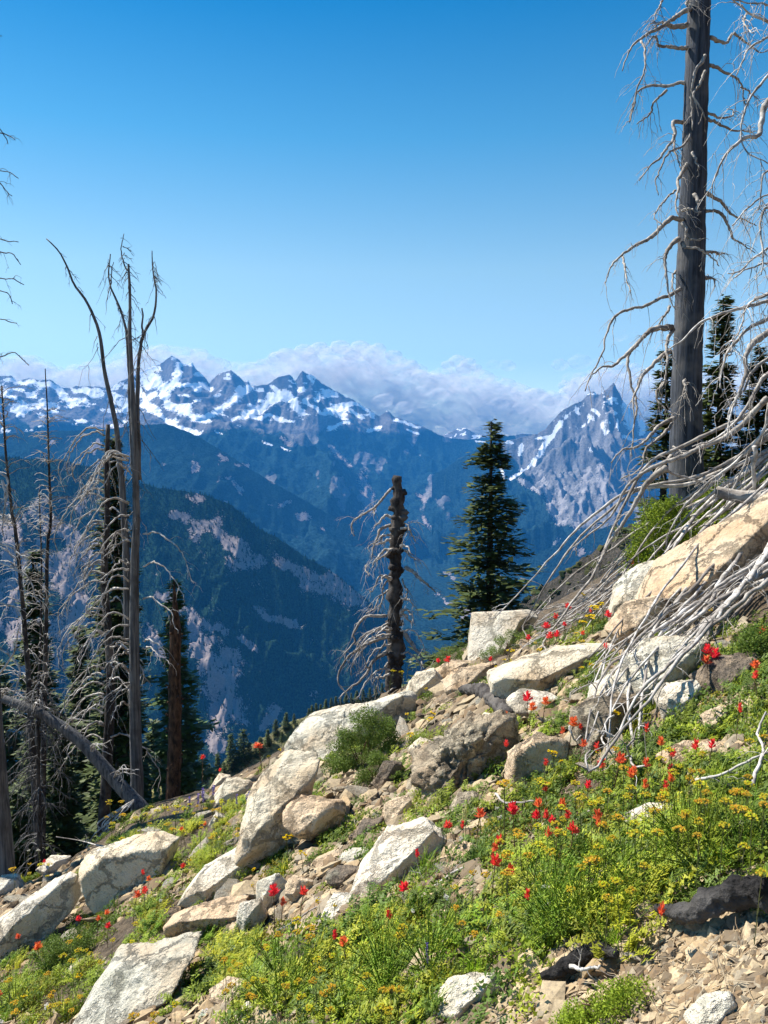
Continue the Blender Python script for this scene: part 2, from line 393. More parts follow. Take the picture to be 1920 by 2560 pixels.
SNOW = [([(370, 938), (405, 965), (417, 1011), (492, 1046), (509, 1051)], 17), ([(350, 960), (360, 1010), (400, 1030)], 13), ([(446, 940), (428, 970), (370, 962)], 15), ([(509, 1051), (567, 1011), (625, 972)], 15),
        ([(608, 1040), (665, 1011), (717, 985), (741, 1018)], 17), ([(578, 1050), (671, 1040), (729, 1055)], 9), ([(677, 965), (706, 990), (740, 1000)], 9), ([(370, 1022), (463, 1075), (498, 1082)], 10),
        ([(503, 959), (532, 972)], 10), ([(770, 940), (783, 960)], 7), ([(800, 975), (822, 985)], 5), ([(764, 1000), (810, 1034), (856, 1013), (903, 1046)], 9), ([(868, 1012), (900, 1012), (935, 1040)], 8),
        ([(822, 1068), (868, 1057)], 8), ([(925, 1075), (955, 1068)], 8), ([(35, 953), (87, 959), (127, 962), (180, 1003)], 9), ([(179, 972), (255, 990)], 10), ([(46, 1040), (81, 1022)], 7), ([(121, 1012), (145, 1018)], 8),
        ([(0, 975), (35, 995)], 7), ([(278, 1000), (324, 1020)], 11), ([(310, 965), (345, 990)], 9), ([(985, 1048), (1050, 1068)], 5), ([(540, 1075), (560, 1083)], 4), ([(655, 1100), (675, 1110)], 5), ([(380, 990), (360, 1000)], 16), ([(1020, 1075), (1045, 1085)], 4), ([(530, 1122), (545, 1130)], 5), ([(700, 1120), (725, 1128)], 5), ([(1190, 1100), (1215, 1104)], 4)]
def paint_main(px, py, V, TT):
    wx = px + 9 * fbm(xyz(px / 26, py / 18, 1.), 4); wy = py + 9 * fbm(xyz(px / 26, py / 18, 7.), 4)
    s = strokes(wx, wy, SNOW); patch = fbm(xyz(px / 26, py / 13, 3.), 5)
    zone = sm(1110, 1020, py + .03 * (px - 500)) * sm(1150, 980, px) * .75
    s = np.maximum(s * .75, (.44 + patch * 1.25) * zone) + .08 * patch
    s = s * (TT > -20)
    nf = fbm(xyz(px / 60, py / 40, 5.), 5); f = sm(1045, 1105, py - 18 * nf + np.where(px < 350, 20, 0)) * .95
    ro = fbm(xyz(px / 45, py / 55, 11.), 4)
    f = f - .9 * sm(.10, .42, ro) * sm(1380, 1180, py) * sm(500, 900, px) - .5 * sm(.25, .5, ro) * sm(1330, 1150, py)
    bare = strokes(wx, wy, [([(905, 1190), (925, 1270)], 18), ([(610, 1190), (640, 1195)], 14), ([(700, 1100), (720, 1110)], 10), ([(830, 1120), (870, 1165)], 10), ([(1040, 1235), (1060, 1250)], 7), ([(1060, 1290), (1090, 1330)], 7), ([(240, 1060), (300, 1070)], 16), ([(560, 1155), (620, 1165)], 5)]) * .68
    return {'snow': s, 'forest': f, 'bare': bare + .2 * ro}
MAIN = [(-900, 1000), (-500, 950), (-250, 965), (-100, 930), (0, 939), (25, 936), (42, 951), (76, 943), (93, 949), (127, 949), (148, 964), (169, 970), (190, 964), (219, 966), (253, 966), (274, 972), (295, 956), (316, 947), (359, 926), (392, 913), (413, 901), (430, 890), (447, 899), (458, 909), (468, 913), (479, 905), (489, 922), (506, 937), (523, 958), (530, 950), (548, 934),
        (565, 930), (578, 925), (599, 943), (612, 956), (620, 950), (628, 967), (671, 962), (694, 944), (726, 937), (738, 953), (755, 929), (781, 939), (804, 959), (828, 973), (868, 994), (891, 1005), (926, 1028), (948, 1042), (967, 1028), (987, 1042), (1011, 1051), (1059, 1068), (1107, 1092), (1160, 1100), (1237, 1092), (1276, 1090), (1310, 1085), (1350, 1090), (1500, 1110), (1800, 1150), (2600, 1150)]
mm = mountain_mat('alpine_rock', (.10, .105, .12), (.24, .23, .235), (.010, .025, .028), .006)
ridge('mountain_range', MAIN, 9000, 4300, 1150, 320, .28, 250, 900, mm, steep=1.9, jag=14, paint=paint_main, curve=.08, back=.6, backlen=900)
def paint_far(px, py, V, TT): return {'snow': sm(.1, .3, fbm(xyz(px / 12, py / 5, 2.), 4)) * .7, 'forest': 0 * px, 'bare': 0 * px}
ridge('mountain_peak', [(1000, 1140), (1080, 1105), (1107, 1090), (1141, 1073), (1163, 1070), (1189, 1085), (1240, 1090), (1330, 1110), (1450, 1130)], 10300, 9000, 160, 40, .3, 120, 700, mm, jag=8, paint=paint_far, backlen=700)
SN2 = [([(1404, 1056), (1385, 1085), (1363, 1112)], 9), ([(1363, 1109), (1334, 1160)], 8), ([(1334, 1158), (1276, 1196)], 5), ([(1440, 1018), (1446, 1032)], 5), ([(1474, 1042), (1483, 1046)], 7), ([(1503, 1058), (1513, 1085), (1522, 1082)], 6), ([(1565, 1013), (1575, 1061)], 15), ([(1600, 1030), (1605, 1080)], 12),
       ([(1545, 1050), (1546, 1075)], 4), ([(1305, 1115), (1300, 1135)], 7), ([(1247, 1104), (1281, 1109)], 6), ([(1788, 1092), (1845, 1112)], 12), ([(1340, 1098), (1380, 1085)], 5), ([(1250, 1170), (1262, 1190)], 5), ([(1475, 1125), (1480, 1130)], 5), ([(1560, 1090), (1590, 1100)], 6), ([(1500, 1035), (1480, 1022)], 5)]
def paint_right(px, py, V, TT):
    wx = px + 5 * fbm(xyz(px / 16, py / 16, 1.), 4); wy = py + 7 * fbm(xyz(px / 16, py / 16, 7.), 4)
    s = strokes(wx, wy, SN2) * .85 * (TT > -20); nf = fbm(xyz(px / 40, py / 40, 5.), 5)
    s = np.maximum(s, (.2 + .9 * fbm(xyz(px / 14, py / 12, 21.), 4)) * sm(1110, 1060, py) * sm(1330, 1400, px))
    edge = np.interp(px, [1100, 1260, 1330, 1400, 1450, 1560, 1700, 2000], [1090, 1130, 1200, 1300, 1335, 1330, 1300, 1250])
    return {'snow': s, 'forest': sm(-25, 35, py - edge + 45 * nf) * 1.0, 'bare': strokes(wx, wy, [([(1400, 1200), (1410, 1300)], 16), ([(1470, 1180), (1440, 1310)], 14), ([(1500, 1170), (1515, 1260)], 16), ([(1380, 1360), (1400, 1350)], 8), ([(1300, 1200), (1350, 1230)], 9), ([(1350, 1180), (1395, 1310)], 12)]) * .75}
m2 = mountain_mat('ribbed_rock', (.12, .125, .135), (.28, .27, .275), (.010, .024, .026), .008, (.33, .31, .31))
ridge('mountain_peak', [(1080, 1190), (1180, 1130), (1260, 1105), (1344, 1085), (1363, 1075), (1382, 1051), (1406, 1027), (1425, 1015), (1454, 1003), (1469, 987), (1483, 979), (1498, 989), (1512, 977), (1527, 965), (1534, 957), (1546, 979), (1560, 1008), (1585, 1027), (1617, 1067), (1700, 1085), (1788, 1088), (1829, 1100), (1910, 1116), (2100, 1080), (2500, 1130), (3000, 1180)],
      7000, 3200, 760, 280, .30, 300, 520, m2, steep=1.8, jag=10, paint=paint_right, back=.7)
# forested lower spur of the range
def paint_forest(px, py, V, TT):
    nf = fbm(xyz(px / 40, py / 30, 15.), 5); return {'snow': 0 * px, 'forest': 1 + 0 * px, 'bare': sm(.25, .5, nf) * .62}
m3 = mountain_mat('far_forest', (.14, .14, .15), (.27, .25, .25), (.008, .021, .024), .010)
ridge('forested_ridge', [(-900, 1100), (-300, 1080), (0, 1085), (150, 1078), (260, 1075), (347, 1063), (417, 1060), (480, 1084), (540, 1118), (640, 1182), (780, 1262), (900, 1330), (1000, 1405), (1100, 1500), (1180, 1590)], 5200, 3400, 500, 120, .36, 120, 500, m3, jag=6, paint=paint_forest, back=.4, backlen=900)
ridge('forested_ridge', [(1040, 1560), (1120, 1500), (1240, 1440), (1330, 1390), (1450, 1340), (1600, 1290), (1900, 1200), (2400, 1150)], 4300, 3000, 300, 90, .36, 110, 420, m3, jag=6, paint=paint_forest, back=.4, backlen=900)
# nearer dark ridge with burned patches
BARE = [([(480, 1240), (510, 1245)], 12), ([(500, 1325), (530, 1315), (560, 1350), (600, 1380)], 17), ([(590, 1390), (640, 1410)], 14), ([(700, 1400), (760, 1430), (820, 1440), (860, 1470)], 15), ([(780, 1460), (840, 1490), (905, 1500)], 17), ([(560, 1400), (600, 1420)], 8), ([(440, 1290), (470, 1300)], 8),
        ([(490, 1590), (530, 1700), (545, 1800)], 22), ([(560, 1640), (570, 1740), (535, 1860)], 24), ([(600, 1760), (590, 1800)], 18), ([(690, 1780), (660, 1810)], 14), ([(480, 1540), (500, 1600)], 10), ([(660, 1530), (740, 1560)], 8), ([(600, 1600), (640, 1620)], 7), ([(400, 1480), (480, 1540), (560, 1580)], 9),
        ([(150, 1420), (200, 1500), (180, 1600)], 30), ([(20, 1330), (60, 1450), (40, 1600)], 30), ([(130, 1300), (210, 1370)], 22), ([(190, 1620), (200, 1680)], 25), ([(60, 1560), (80, 1720)], 20), ([(240, 1400), (300, 1480)], 14), ([(90, 1270), (120, 1290)], 14), ([(360, 1560), (420, 1640)], 12)]
def paint_near(px, py, V, TT):
    wx = px + 26 * fbm(xyz(px / 40, py / 40, 1.), 5, gain=.65); wy = py + 26 * fbm(xyz(px / 40, py / 40, 7.), 5, gain=.65)
    nf = fbm(xyz(px / 34, py / 34, 15.), 5, gain=.65); bare = strokes(wx, wy, BARE) * .72 + .46 * nf + .15
    bare = np.maximum(bare, sm(.05, .4, nf) * .62 * sm(420, 300, px))
    bare = bare * sm(1190, 1260, py + 30 * nf)
    return {'snow': 0 * px, 'forest': 1 + 0 * px, 'bare': bare}
m4 = mountain_mat('near_forest', (.14, .13, .13), (.27, .25, .24), (.010, .024, .016), .022, (.27, .225, .215))
NEARR = [(-900, 1250), (-300, 1170), (0, 1144), (145, 1150), (230, 1168), (347, 1207), (400, 1222), (460, 1228), (520, 1240), (580, 1265), (640, 1318), (700, 1350), (760, 1392), (830, 1430), (880, 1470), (930, 1512), (1000, 1575), (1080, 1645), (1150, 1705), (1250, 1800)]
V4, at4 = ridge('burned_ridge', NEARR, 2500, 850, 800, 260, .40, 90, 230, m4, jag=5, paint=paint_near, back=.4, backlen=700)
# the trees of that ridge: one mass of small conifers
sel = rng.random(V4.shape[:2]); dens = np.where(at4['bare'] > .45, .13, .26)
pxx, pyy = proj(V4); TTd = 2500 - V4[..., 1]
ok = (sel < dens * .55) & (pxx > -60) & (pxx < 1250) & (pyy < 2000) & (TTd > -120)
pos = V4[ok]; k = len(pos); k_ = 5
pos = pos + np.stack([rng.uniform(-3, 3, k), rng.uniform(-3, 3, k), np.full(k, -1.0)], 1)
H = rng.uniform(6, 15, k); Rr_ = H * rng.uniform(.13, .2, k); a = np.arange(k_) * 2 * math.pi / k_
ring = np.stack([np.cos(a), np.sin(a), 0 * a], -1)[None] * Rr_[:, None, None] + pos[:, None]
top = pos + np.stack([0 * H, 0 * H, H], 1)
vv = np.concatenate([ring, top[:, None]], 1).reshape(-1, 3); j = np.arange(k_)
tt = (np.arange(k)[:, None, None] * (k_ + 1) + np.stack([j, (j + 1) % k_, np.full(k_, k_)], -1)[None]).reshape(-1, 3)
mb = MB(); mb.add(vv, tris=tt, col=np.repeat(rng.uniform(.2, 2.6, k), k_ + 1)[:, None] * np.ones(3))
M['farfir'] = leaf_mat('distant_needles', (.012, .030, .014), .3, 0, 1.0)
tag(mb.build('forest', M['farfir'], smooth=False), kind='stuff')
# grassy spur below and dark rocky slope at right
def hillmat(name, a1, a2, a3, sc):
    m, n, l, b = new_mat(name); t = tex(n, l, sc, 6, .7); t2 = tex(n, l, sc * 5, 4, .7)
    c = mix(n, l, ramp(n, l, t.outputs[0], [(.4, g3(0)), (.6, g3(1))]), a1, a2); c = mix(n, l, ramp(n, l, t2.outputs[0], [(.42, g3(.85)), (.55, g3(0))]), c, a3)
    l.new(c, b.inputs['Base Color']); bump(n, l, b, t2.outputs[0], 1, .4); return m
SP = [(200, 2230), (420, 2010), (500, 1960), (560, 1905), (620, 1870), (680, 1832), (730, 1806), (780, 1784), (860, 1763), (960, 1735), (1050, 1700), (1200, 1640), (1330, 1560)]
ridge('grassy_spur', SP, 150, 60, 260, 70, .45, 3.0, 16, hillmat('spur_grass', (.16, .165, .06), (.26, .22, .12), (.05, .06, .03), .35), jag=.4, floor=-200, back=.7, backlen=90)
DK = [(1040, 1720), (1180, 1600), (1280, 1530), (1330, 1490), (1380, 1452), (1440, 1412), (1500, 1368), (1560, 1326), (1620, 1290), (1750, 1240), (2000, 1190), (2400, 1100)]
ridge('rocky_slope', DK, 170, 60, 420, 120, .3, 6.0, 30, hillmat('dark_rubble', (.035, .03, .026), (.085, .07, .058), (.010, .014, .008), .5), jag=.8, floor=-200, back=.7, backlen=90)
V5 = ridge('x', DK, 170, 60, 420, 120, .3, 6.0, 30, None, jag=.8, floor=-200, back=.7, backlen=90, onlygeo=True)
pxx, pyy = proj(V5); ok = (rng.random(pxx.shape) < .045) & (pxx > 1150) & (pxx < 2000) & (V5[..., 1] > 95) & (V5[..., 1] < 175); pos = V5[ok]; k = len(pos); v0, f0 = ico(1)
s_ = rng.uniform(.25, 1.0, k); vv = pos[:, None] + v0[None] * (1 + .45 * rng.uniform(-1, 1, (k, len(v0), 1))) * (s_[:, None] * np.array([1, 1, 1.0]))[:, None]
mb = MB(); mb.add(vv.reshape(-1, 3), tris=(np.arange(k)[:, None, None] * len(v0) + f0[None]).reshape(-1, 3), col=np.repeat(np.array([(.8, 1.1, .8), (1.5, 1.3, .9), (2.8, 2.3, 2.0), (.5, .6, .5)])[rng.integers(0, 4, k)] * rng.uniform(.6, 1.3, (k, 1)), len(v0), 0))
M['slopebush'] = leaf_mat('slope_bushes', (.045, .055, .025), .4, 0, 1.0); tag(mb.build('shrubbery', M['slopebush'], smooth=False), kind='stuff')
# valley floor and outlying terrain, one sheet
gx = np.linspace(-13500, 13500, 120); gy = np.linspace(-5500, 11400, 90); GX, GY = np.meshgrid(gx, gy, indexing='ij')
GZ = -860 + 60 * fbm(xyz(GX / 1500, GY / 1500, 0.), 4)
mb = MB(); mb.add(xyz(GX, GY, GZ), quads=grid_faces(120, 90))
mb.build('valley_floor', m3, attrs={'forest': np.ones(GX.size), 'bare': np.zeros(GX.size), 'snow': np.zeros(GX.size)})['kind'] = 'structure'

# ------------------------------------------------------------------ clouds (20 km away, beyond the haze)
m, n, l, b = new_mat('cloud_white'); b.inputs['Base Color'].default_value = (.98, .95, .93, 1); b.inputs['Roughness'].default_value = 1; b.inputs['Specular IOR Level'].default_value = 0
tr = nd(n, 'ShaderNodeBsdfTranslucent'); tr.inputs[0].default_value = (.98, .95, .93, 1); tp = nd(n, 'ShaderNodeBsdfTransparent')
s1 = nd(n, 'ShaderNodeMixShader'); s1.inputs[0].default_value = .5; l.new(b.outputs[0], s1.inputs[1]); l.new(tr.outputs[0], s1.inputs[2])
t = tex(n, l, .0016, 6, .62, 'Object'); av = nd(n, 'ShaderNodeAttribute', attribute_name='dens')
x = nd(n, 'ShaderNodeMath', operation='ADD'); l.new(t.outputs[0], x.inputs[0]); l.new(av.outputs['Fac'], x.inputs[1])
mr = nd(n, 'ShaderNodeMapRange'); mr.inputs[1].default_value = .72; mr.inputs[2].default_value = 1.1; mr.inputs[4].default_value = .23; l.new(x.outputs[0], mr.inputs[0])
s2 = nd(n, 'ShaderNodeMixShader'); l.new(mr.outputs[0], s2.inputs[0]); l.new(tp.outputs[0], s2.inputs[1]); l.new(s1.outputs[0], s2.inputs[2]); l.new(s2.outputs[0], n['Material Output'].inputs[0])
mb = MB(); dens = []
def puff(px, py, r, D, dn):
    c = P(px, py, D); rm = r * D / F; v, f = ico(4)
    d = v * np.array([1.25, .9, .8]) * rm; w = c + d
    k = fbm(w / (rm * .9) , 5, True, .6); w = c + d * (1 + .33 * k[:, None])
    dens.append(dn + .12 + .05 * k); mb.add(w, tris=f)
TOP = [(-200, 900), (0, 895), (90, 885), (150, 925), (200, 905), (260, 895), (330, 872), (400, 862), (500, 872), (570, 905), (640, 905), (690, 882), (760, 866), (870, 858), (930, 862), (980, 885), (1030, 905), (1070, 928), (1150, 912), (1220, 930), (1290, 955), (1340, 968), (1400, 985), (1440, 930), (1560, 905), (1700, 930), (1920, 900), (2200, 880)]
for px in np.arange(-180, 2200, 21):
    top = np.interp(px, [a[0] for a in TOP], [a[1] for a in TOP])
    r = R.uniform(13, 24); puff(px + R.uniform(-8, 8), top + r * .8 + R.uniform(0, 8), r, 20000 + R.uniform(-600, 600), R.uniform(.25, .42))
    for k in range(5):
        r = R.uniform(20, 40); py = top + 25 + k * 32 + R.uniform(0, 20); puff(px + R.uniform(-10, 10), py + r * .5, r, 20400 + R.uniform(-500, 500), R.uniform(.36, .5))
for px, py, r in [(1120, 912, 12), (1145, 903, 16), (1172, 908, 14), (1190, 920, 10), (1160, 922, 14)]: puff(px, py, r, 19300, .55)
for px, py, r in [(690, 893, 14), (715, 885, 16), (760, 878, 18), (800, 872, 17), (850, 868, 18), (900, 868, 17), (945, 872, 15), (985, 890, 15), (1030, 915, 13), (880, 888, 16), (930, 892, 14), (775, 895, 15), (1340, 985, 16), (1380, 1000, 18), (1420, 965, 17), (1060, 975, 15), (1100, 985, 17), (1250, 1010, 18), (960, 1000, 18), (1300, 1020, 15), (1010, 1020, 17)]: puff(px, py, r, 18800, .5)
for px, py, r, dn in [(1235, 912, 12, .22), (1270, 914, 14, .24), (1400, 912, 15, .22), (1450, 905, 20, .25), (1500, 915, 20, .25), (1550, 838, 16, .12), (1585, 840, 12, .12)]: puff(px, py, r, 21500, dn)
tag(mb.build('clouds', m, attrs={'dens': np.concatenate(dens)}), kind='stuff')

# ------------------------------------------------------------------ haze
mb = MB(); x0, x1, y0, y1, z0, z1 = -14000, 14000, -6000, 11600, -960, 1150
mb.add([(x0, y0, z0), (x1, y0, z0), (x1, y1, z0), (x0, y1, z0), (x0, y0, z1), (x1, y0, z1), (x1, y1, z1), (x0, y1, z1)], quads=[(0, 3, 2, 1), (4, 5, 6, 7), (0, 1, 5, 4), (1, 2, 6, 5), (2, 3, 7, 6), (3, 0, 4, 7)])
m = bpy.data.materials.new('haze_air'); m.use_nodes = True; n = m.node_tree.nodes; n.remove(n['Principled BSDF'])
pv = n.new('ShaderNodeVolumePrincipled'); pv.inputs['Color'].default_value = (.06, .40, 1.0, 1); pv.inputs['Density'].default_value = HAZE; pv.inputs['Anisotropy'].default_value = 0.0
m.node_tree.links.new(pv.outputs[0], n['Material Output'].inputs['Volume'])
tag(mb.build('haze', m, smooth=False), kind='stuff')
# ------------------------------------------------------------------ rocks
def rock_shape(planes, sub, rough=.06, soft=26, seed=0, pit=0.0, fs=1.0):
    """radial shape cut by half spaces (normal, distance), edges slightly worn, surface broken"""
    v, f = ico(sub); N = np.array([p[0] for p in planes], float); N /= np.linalg.norm(N, axis=1)[:, None]; h = np.array([p[1] for p in planes], float)
    k = np.maximum(v @ N.T, 1e-4) / h[None]
    s = (k ** soft).sum(1) ** (1 / soft); p = v / s[:, None]
    L = float(np.median(h)) * 2; o = seed * 7.7
    e = fbm(p / (L * .55 * fs) + o, 4, True, .6); g = fbm(p / (L * .17 * fs) + o, 3, False, .6); d = rough * L * (e - .4) * .8 + rough * L * .34 * g
    # stepped fracture
    st = fbm(p / (L * .6) + o + 40, 3); d = d + rough * L * .85 * (np.round(st * 6) / 6)
    if pit: d = d - pit * L * np.clip(fbm(p / (L * .28) + o + 9, 4, True, .6) - .25, 0, 1)
    return p + v * d[:, None], f

def poly_rock(poly, mat, name, label, cat='rock', thick=.62, sub=5, top=.5, light=(-.30, -.62, .72), face=(.42, -.9, -.05), rough=.06, lift=0., pit=0., group=None, extra=(), Yd=None):
    poly = np.array(poly, float)
    c = .5 * (poly.min(0) + poly.max(0)) * .4 + poly.mean(0) * .6
    # drop to the ground near the foot of the outline
    b = poly[poly[:, 1].argmax()]
    x, Y, z = hit(c[0], (poly[:, 1].max() * .45 + c[1] * .55), lift)
    Y = float(Y) if Yd is None else Yd
    sc = Y / F; w = (np.ptp(poly[:, 0])) * sc; hgt = np.ptp(poly[:, 1]) * sc; th_ = thick * min(w, hgt * 1.5)
    C0 = P(c[0], c[1], Y + .15 * th_)
    q = (poly - c) * np.array([1, -1]) * sc * (1.09 + .15 * th_ / Y)
    area = np.sum(q[:, 0] * np.roll(q[:, 1], -1) - np.roll(q[:, 0], -1) * q[:, 1]); q = q if area > 0 else q[::-1]
    planes = []; rs = np.random.default_rng(abs(hash(label)) % 1000 if False else int(poly.sum()) % 9973)
    for a, d in zip(q, np.roll(q, -1, 0)):
        e = d - a; L = np.hypot(*e)
        if L < 1e-4: continue
        n2 = np.array([e[1], -e[0]]) / L; h = n2 @ a
        if h < .02 * w: h = .02 * w
        ty = rs.uniform(-.25, .25); nn = np.array([n2[0], ty, n2[1]]); planes.append((nn, h / np.linalg.norm(nn)))
    m_ = .5 * min(w, hgt)
    sup = lambda nv: float(max(np.array([nv[0], nv[2]]) @ a for a in q)) / np.linalg.norm(nv)
    for nv, hh in ((light, sup(light) * (.62 + .4 * top)), (face, sup(face) * (.62 + .35 * top)), ((-.45, -.75, .48), max(th_ * .5, sup((-.45, -.75, .48)) * .64)), ((0, -1, .1), th_ * .7), ((.1, 1, .3), th_ * .6), ((-.3, .7, .8), th_ * .9)): planes.append((nv, max(hh, .12 * m_)))
    for nv, hh in extra: planes.append((nv, hh * m_))
    for k in range(6):
        a = rs.normal(size=3); a[1] = -abs(a[1]) - .9; planes.append((a, max(sup(a) * .95, th_ * rs.uniform(.42, .6))))
    v, f = rock_shape(planes, sub, rough * 1.3, 80, int(poly.sum()) % 97, pit, .9 * max(w, hgt) / (2 * m_ + 1e-6) * .8)
    mb = MB(); mb.add(v + C0, tris=f); o = mb.build(name, M[mat], origin=C0)
    o['px'] = [float(c[0]), float(c[1])]; LAND.append((c[0], c[1], poly, o))
    return tag(o, label, cat, group)
LAND = []
A = poly_rock
A([(712, 1865), (740, 1828), (800, 1798), (880, 1775), (950, 1745), (1000, 1735), (1035, 1760), (1010, 1830), (900, 1890), (780, 1930), (712, 1925)], 'grey', 'boulder', 'long lichen-grey boulder on the skyline above the big cracked boulder', 'boulder', sub=6, pit=.05, top=.45)
A([(603, 2085), (625, 2020), (665, 1955), (715, 1905), (800, 1900), (850, 1940), (870, 2000), (800, 2050), (745, 2092), (722, 2175), (690, 2195), (655, 2190), (618, 2150)], 'pale', 'boulder', 'big pale boulder with a dark shaded foot, cracked across its middle', 'boulder', sub=6, top=.5, extra=[((.3, -.8, -.6), .55)], thick=.8)
A([(712, 2035), (755, 2000), (835, 2005), (858, 2035), (840, 2075), (790, 2088), (748, 2098), (718, 2065)], 'tan', 'boulder', 'tan block split off the right side of the big cracked boulder', 'boulder', sub=5, top=.75, lift=.12, face=(.5, -.6, -.7))
A([(872, 2242), (925, 2155), (998, 2078), (1060, 2058), (1118, 2108), (1124, 2160), (1078, 2196), (975, 2222), (890, 2252)], 'white', 'boulder', 'leaning pale boulder in the middle of the slope, right of the cracked boulder', 'boulder', sub=6, pit=.03, rough=.055)
A([(1032, 1945), (1100, 1860), (1175, 1800), (1270, 1795), (1302, 1870), (1285, 1960), (1235, 2012), (1120, 2015), (1045, 1985)], 'rough', 'boulder', 'dark rough crumbling boulder in the centre of the slope', 'boulder', sub=6, rough=.10, pit=.22, light=(-.25, -.45, .85), top=.62)
A([(1243, 1705), (1290, 1672), (1345, 1648), (1450, 1618), (1532, 1612), (1545, 1648), (1500, 1692), (1400, 1742), (1290, 1755), (1245, 1730)], 'pale', 'boulder', 'long flat cream slab just below the white block on the skyline', 'boulder', sub=6, light=(-.3, -.5, .85), face=(.3, -.9, -.35), top=.55, rough=.05)
A([(1188, 1537), (1300, 1530), (1344, 1555), (1300, 1600), (1240, 1655), (1178, 1662)], 'white', 'boulder', 'square cream-white block standing on the skyline below the lone fir', 'boulder', sub=6, thick=.8, light=(-.66, -.62, .38), face=(.72, -.65, -.25), top=.2, rough=.016, extra=[((-.64, -.62, .42), .40)])
A([(1500, 1720), (1560, 1665), (1690, 1610), (1770, 1605), (1780, 1690), (1650, 1790), (1560, 1812), (1500, 1800)], 'grey', 'boulder', 'broad grey slab lying under the fan of pale dead branches', 'boulder', sub=6, light=(-.3, -.5, .8), top=.5)
A([(1600, 1585), (1640, 1480), (1745, 1390), (1850, 1320), (1950, 1240), (1990, 1330), (1880, 1450), (1700, 1580), (1640, 1605)], 'tan', 'boulder', 'great smooth pinkish slab behind the dead branches at the right edge', 'boulder', sub=6, light=(-.35, -.55, .75), top=.6, rough=.025)
A([(1528, 1560), (1540, 1500), (1600, 1430), (1680, 1395), (1712, 1440), (1660, 1540), (1560, 1585)], 'grey', 'boulder', 'greenish grey boulder with yellow flowers, left of the great pinkish slab', 'boulder', sub=5, top=.6, rough=.03)
A([(1540, 1585), (1580, 1510), (1645, 1490), (1675, 1530), (1650, 1600), (1570, 1625)], 'tan', 'boulder', 'tan boulder in front of the greenish grey one', 'boulder', sub=5, lift=.08, rough=.035)
A([(-30, 2310), (60, 2258), (150, 2190), (182, 2198), (172, 2290), (100, 2360), (30, 2430), (-30, 2440)], 'white', 'boulder', 'large pale slab running out of the left edge of the meadow', 'boulder', sub=6, top=.55, rough=.04)
A([(200, 2195), (270, 2140), (395, 2094), (432, 2108), (405, 2180), (335, 2255), (300, 2285), (240, 2285), (205, 2235)], 'pale', 'boulder', 'flat-topped pale boulder with a bluish broken front, under the fallen pale twig', 'boulder', sub=6, light=(-.25, -.42, .87), face=(-.1, -.95, .05), rough=.05)
A([(443, 2268), (500, 2190), (560, 2150), (612, 2135), (648, 2185), (640, 2212), (560, 2235), (480, 2280)], 'white', 'boulder', 'smooth cream boulder left of the foot of the cracked boulder', 'boulder', sub=6, light=(-.25, -.5, .8), rough=.035)
A([(403, 2318), (480, 2282), (570, 2258), (615, 2250), (608, 2290), (590, 2345), (500, 2382), (432, 2375)], 'tan', 'boulder', 'tan slab with a flat cream top, under the smooth cream boulder', 'boulder', sub=6, light=(-.2, -.3, .93), face=(-.1, -.97, -.2), top=.7)
A([(180, 2570), (255, 2448), (350, 2420), (440, 2388), (550, 2360), (545, 2420), (450, 2465), (380, 2510), (300, 2600), (190, 2600)], 'grey', 'boulder', 'long pale slab at the lower left with a black shaded right face', 'boulder', sub=6, light=(-.3, -.45, .8), face=(.75, -.6, -.35), top=.42, thick=.8)
A([(1282, 1965), (1290, 1890), (1350, 1838), (1412, 1850), (1435, 1900), (1390, 1940), (1330, 1985)], 'tan', 'boulder', 'rounded tan boulder against the right of the dark rough boulder', 'boulder', sub=5, top=.55, light=(-.2, -.3, .93), face=(-.1, -.98, .05))
A([(1272, 1765), (1300, 1732), (1390, 1742), (1432, 1775), (1420, 1808), (1320, 1800)], 'white', 'rock', 'cream rock beneath the long flat slab', rough=.05)
A([(1645, 1762), (1680, 1718), (1755, 1700), (1780, 1770), (1745, 1815), (1665, 1805)], 'white', 'rock', 'light split rock below the fan of dead branches', rough=.06)
A([(1765, 1710), (1800, 1655), (1890, 1635), (1925, 1690), (1860, 1745), (1785, 1755)], 'brown', 'boulder', 'brown boulder under the large red flower cluster at the right', 'boulder', pit=.08)
A([(1757, 1845), (1768, 1785), (1812, 1768), (1825, 1800), (1800, 1858)], 'tan', 'rock', 'upright orange-tan plate of rock right of the light split rock')
A([(935, 1958), (962, 1902), (1002, 1910), (1012, 1950), (985, 1992), (945, 1990)], 'brown', 'rock', 'small brown rock below the green shrub on the cracked boulder', rough=.07)
A([(958, 2060), (970, 2010), (1022, 1990), (1040, 2040), (1020, 2085), (972, 2092)], 'tan', 'rock', 'tan stone with a cream top, above the leaning pale boulder')
A([(1090, 1682), (1130, 1655), (1188, 1658), (1180, 1690), (1110, 1705)], 'tan', 'rock', 'flat orange-tan rock on the skyline left of the white block', light=(-.2, -.3, .93))
A([(1110, 1725), (1160, 1682), (1232, 1664), (1222, 1705), (1150, 1745)], 'tan', 'rock', 'pinkish rock below the flat orange-tan one')
A([(1010, 1740), (1040, 1690), (1085, 1675), (1112, 1715), (1078, 1765), (1030, 1770)], 'pale', 'rock', 'tawny rock where the ridge meets the broken snag')
A([(1445, 1800), (1500, 1748), (1600, 1758), (1570, 1830), (1505, 1895), (1455, 1868)], 'rough', 'boulder', 'dark grey boulder in the shade of the dead branch tips', 'boulder', top=.6, light=(-.3, -.2, .9))
A([(1085, 2545), (1150, 2462), (1225, 2448), (1255, 2482), (1200, 2540), (1130, 2570)], 'grey', 'rock', 'flat grey slab at the bottom of the slope, under the central meadow clump', light=(-.3, -.4, .85))
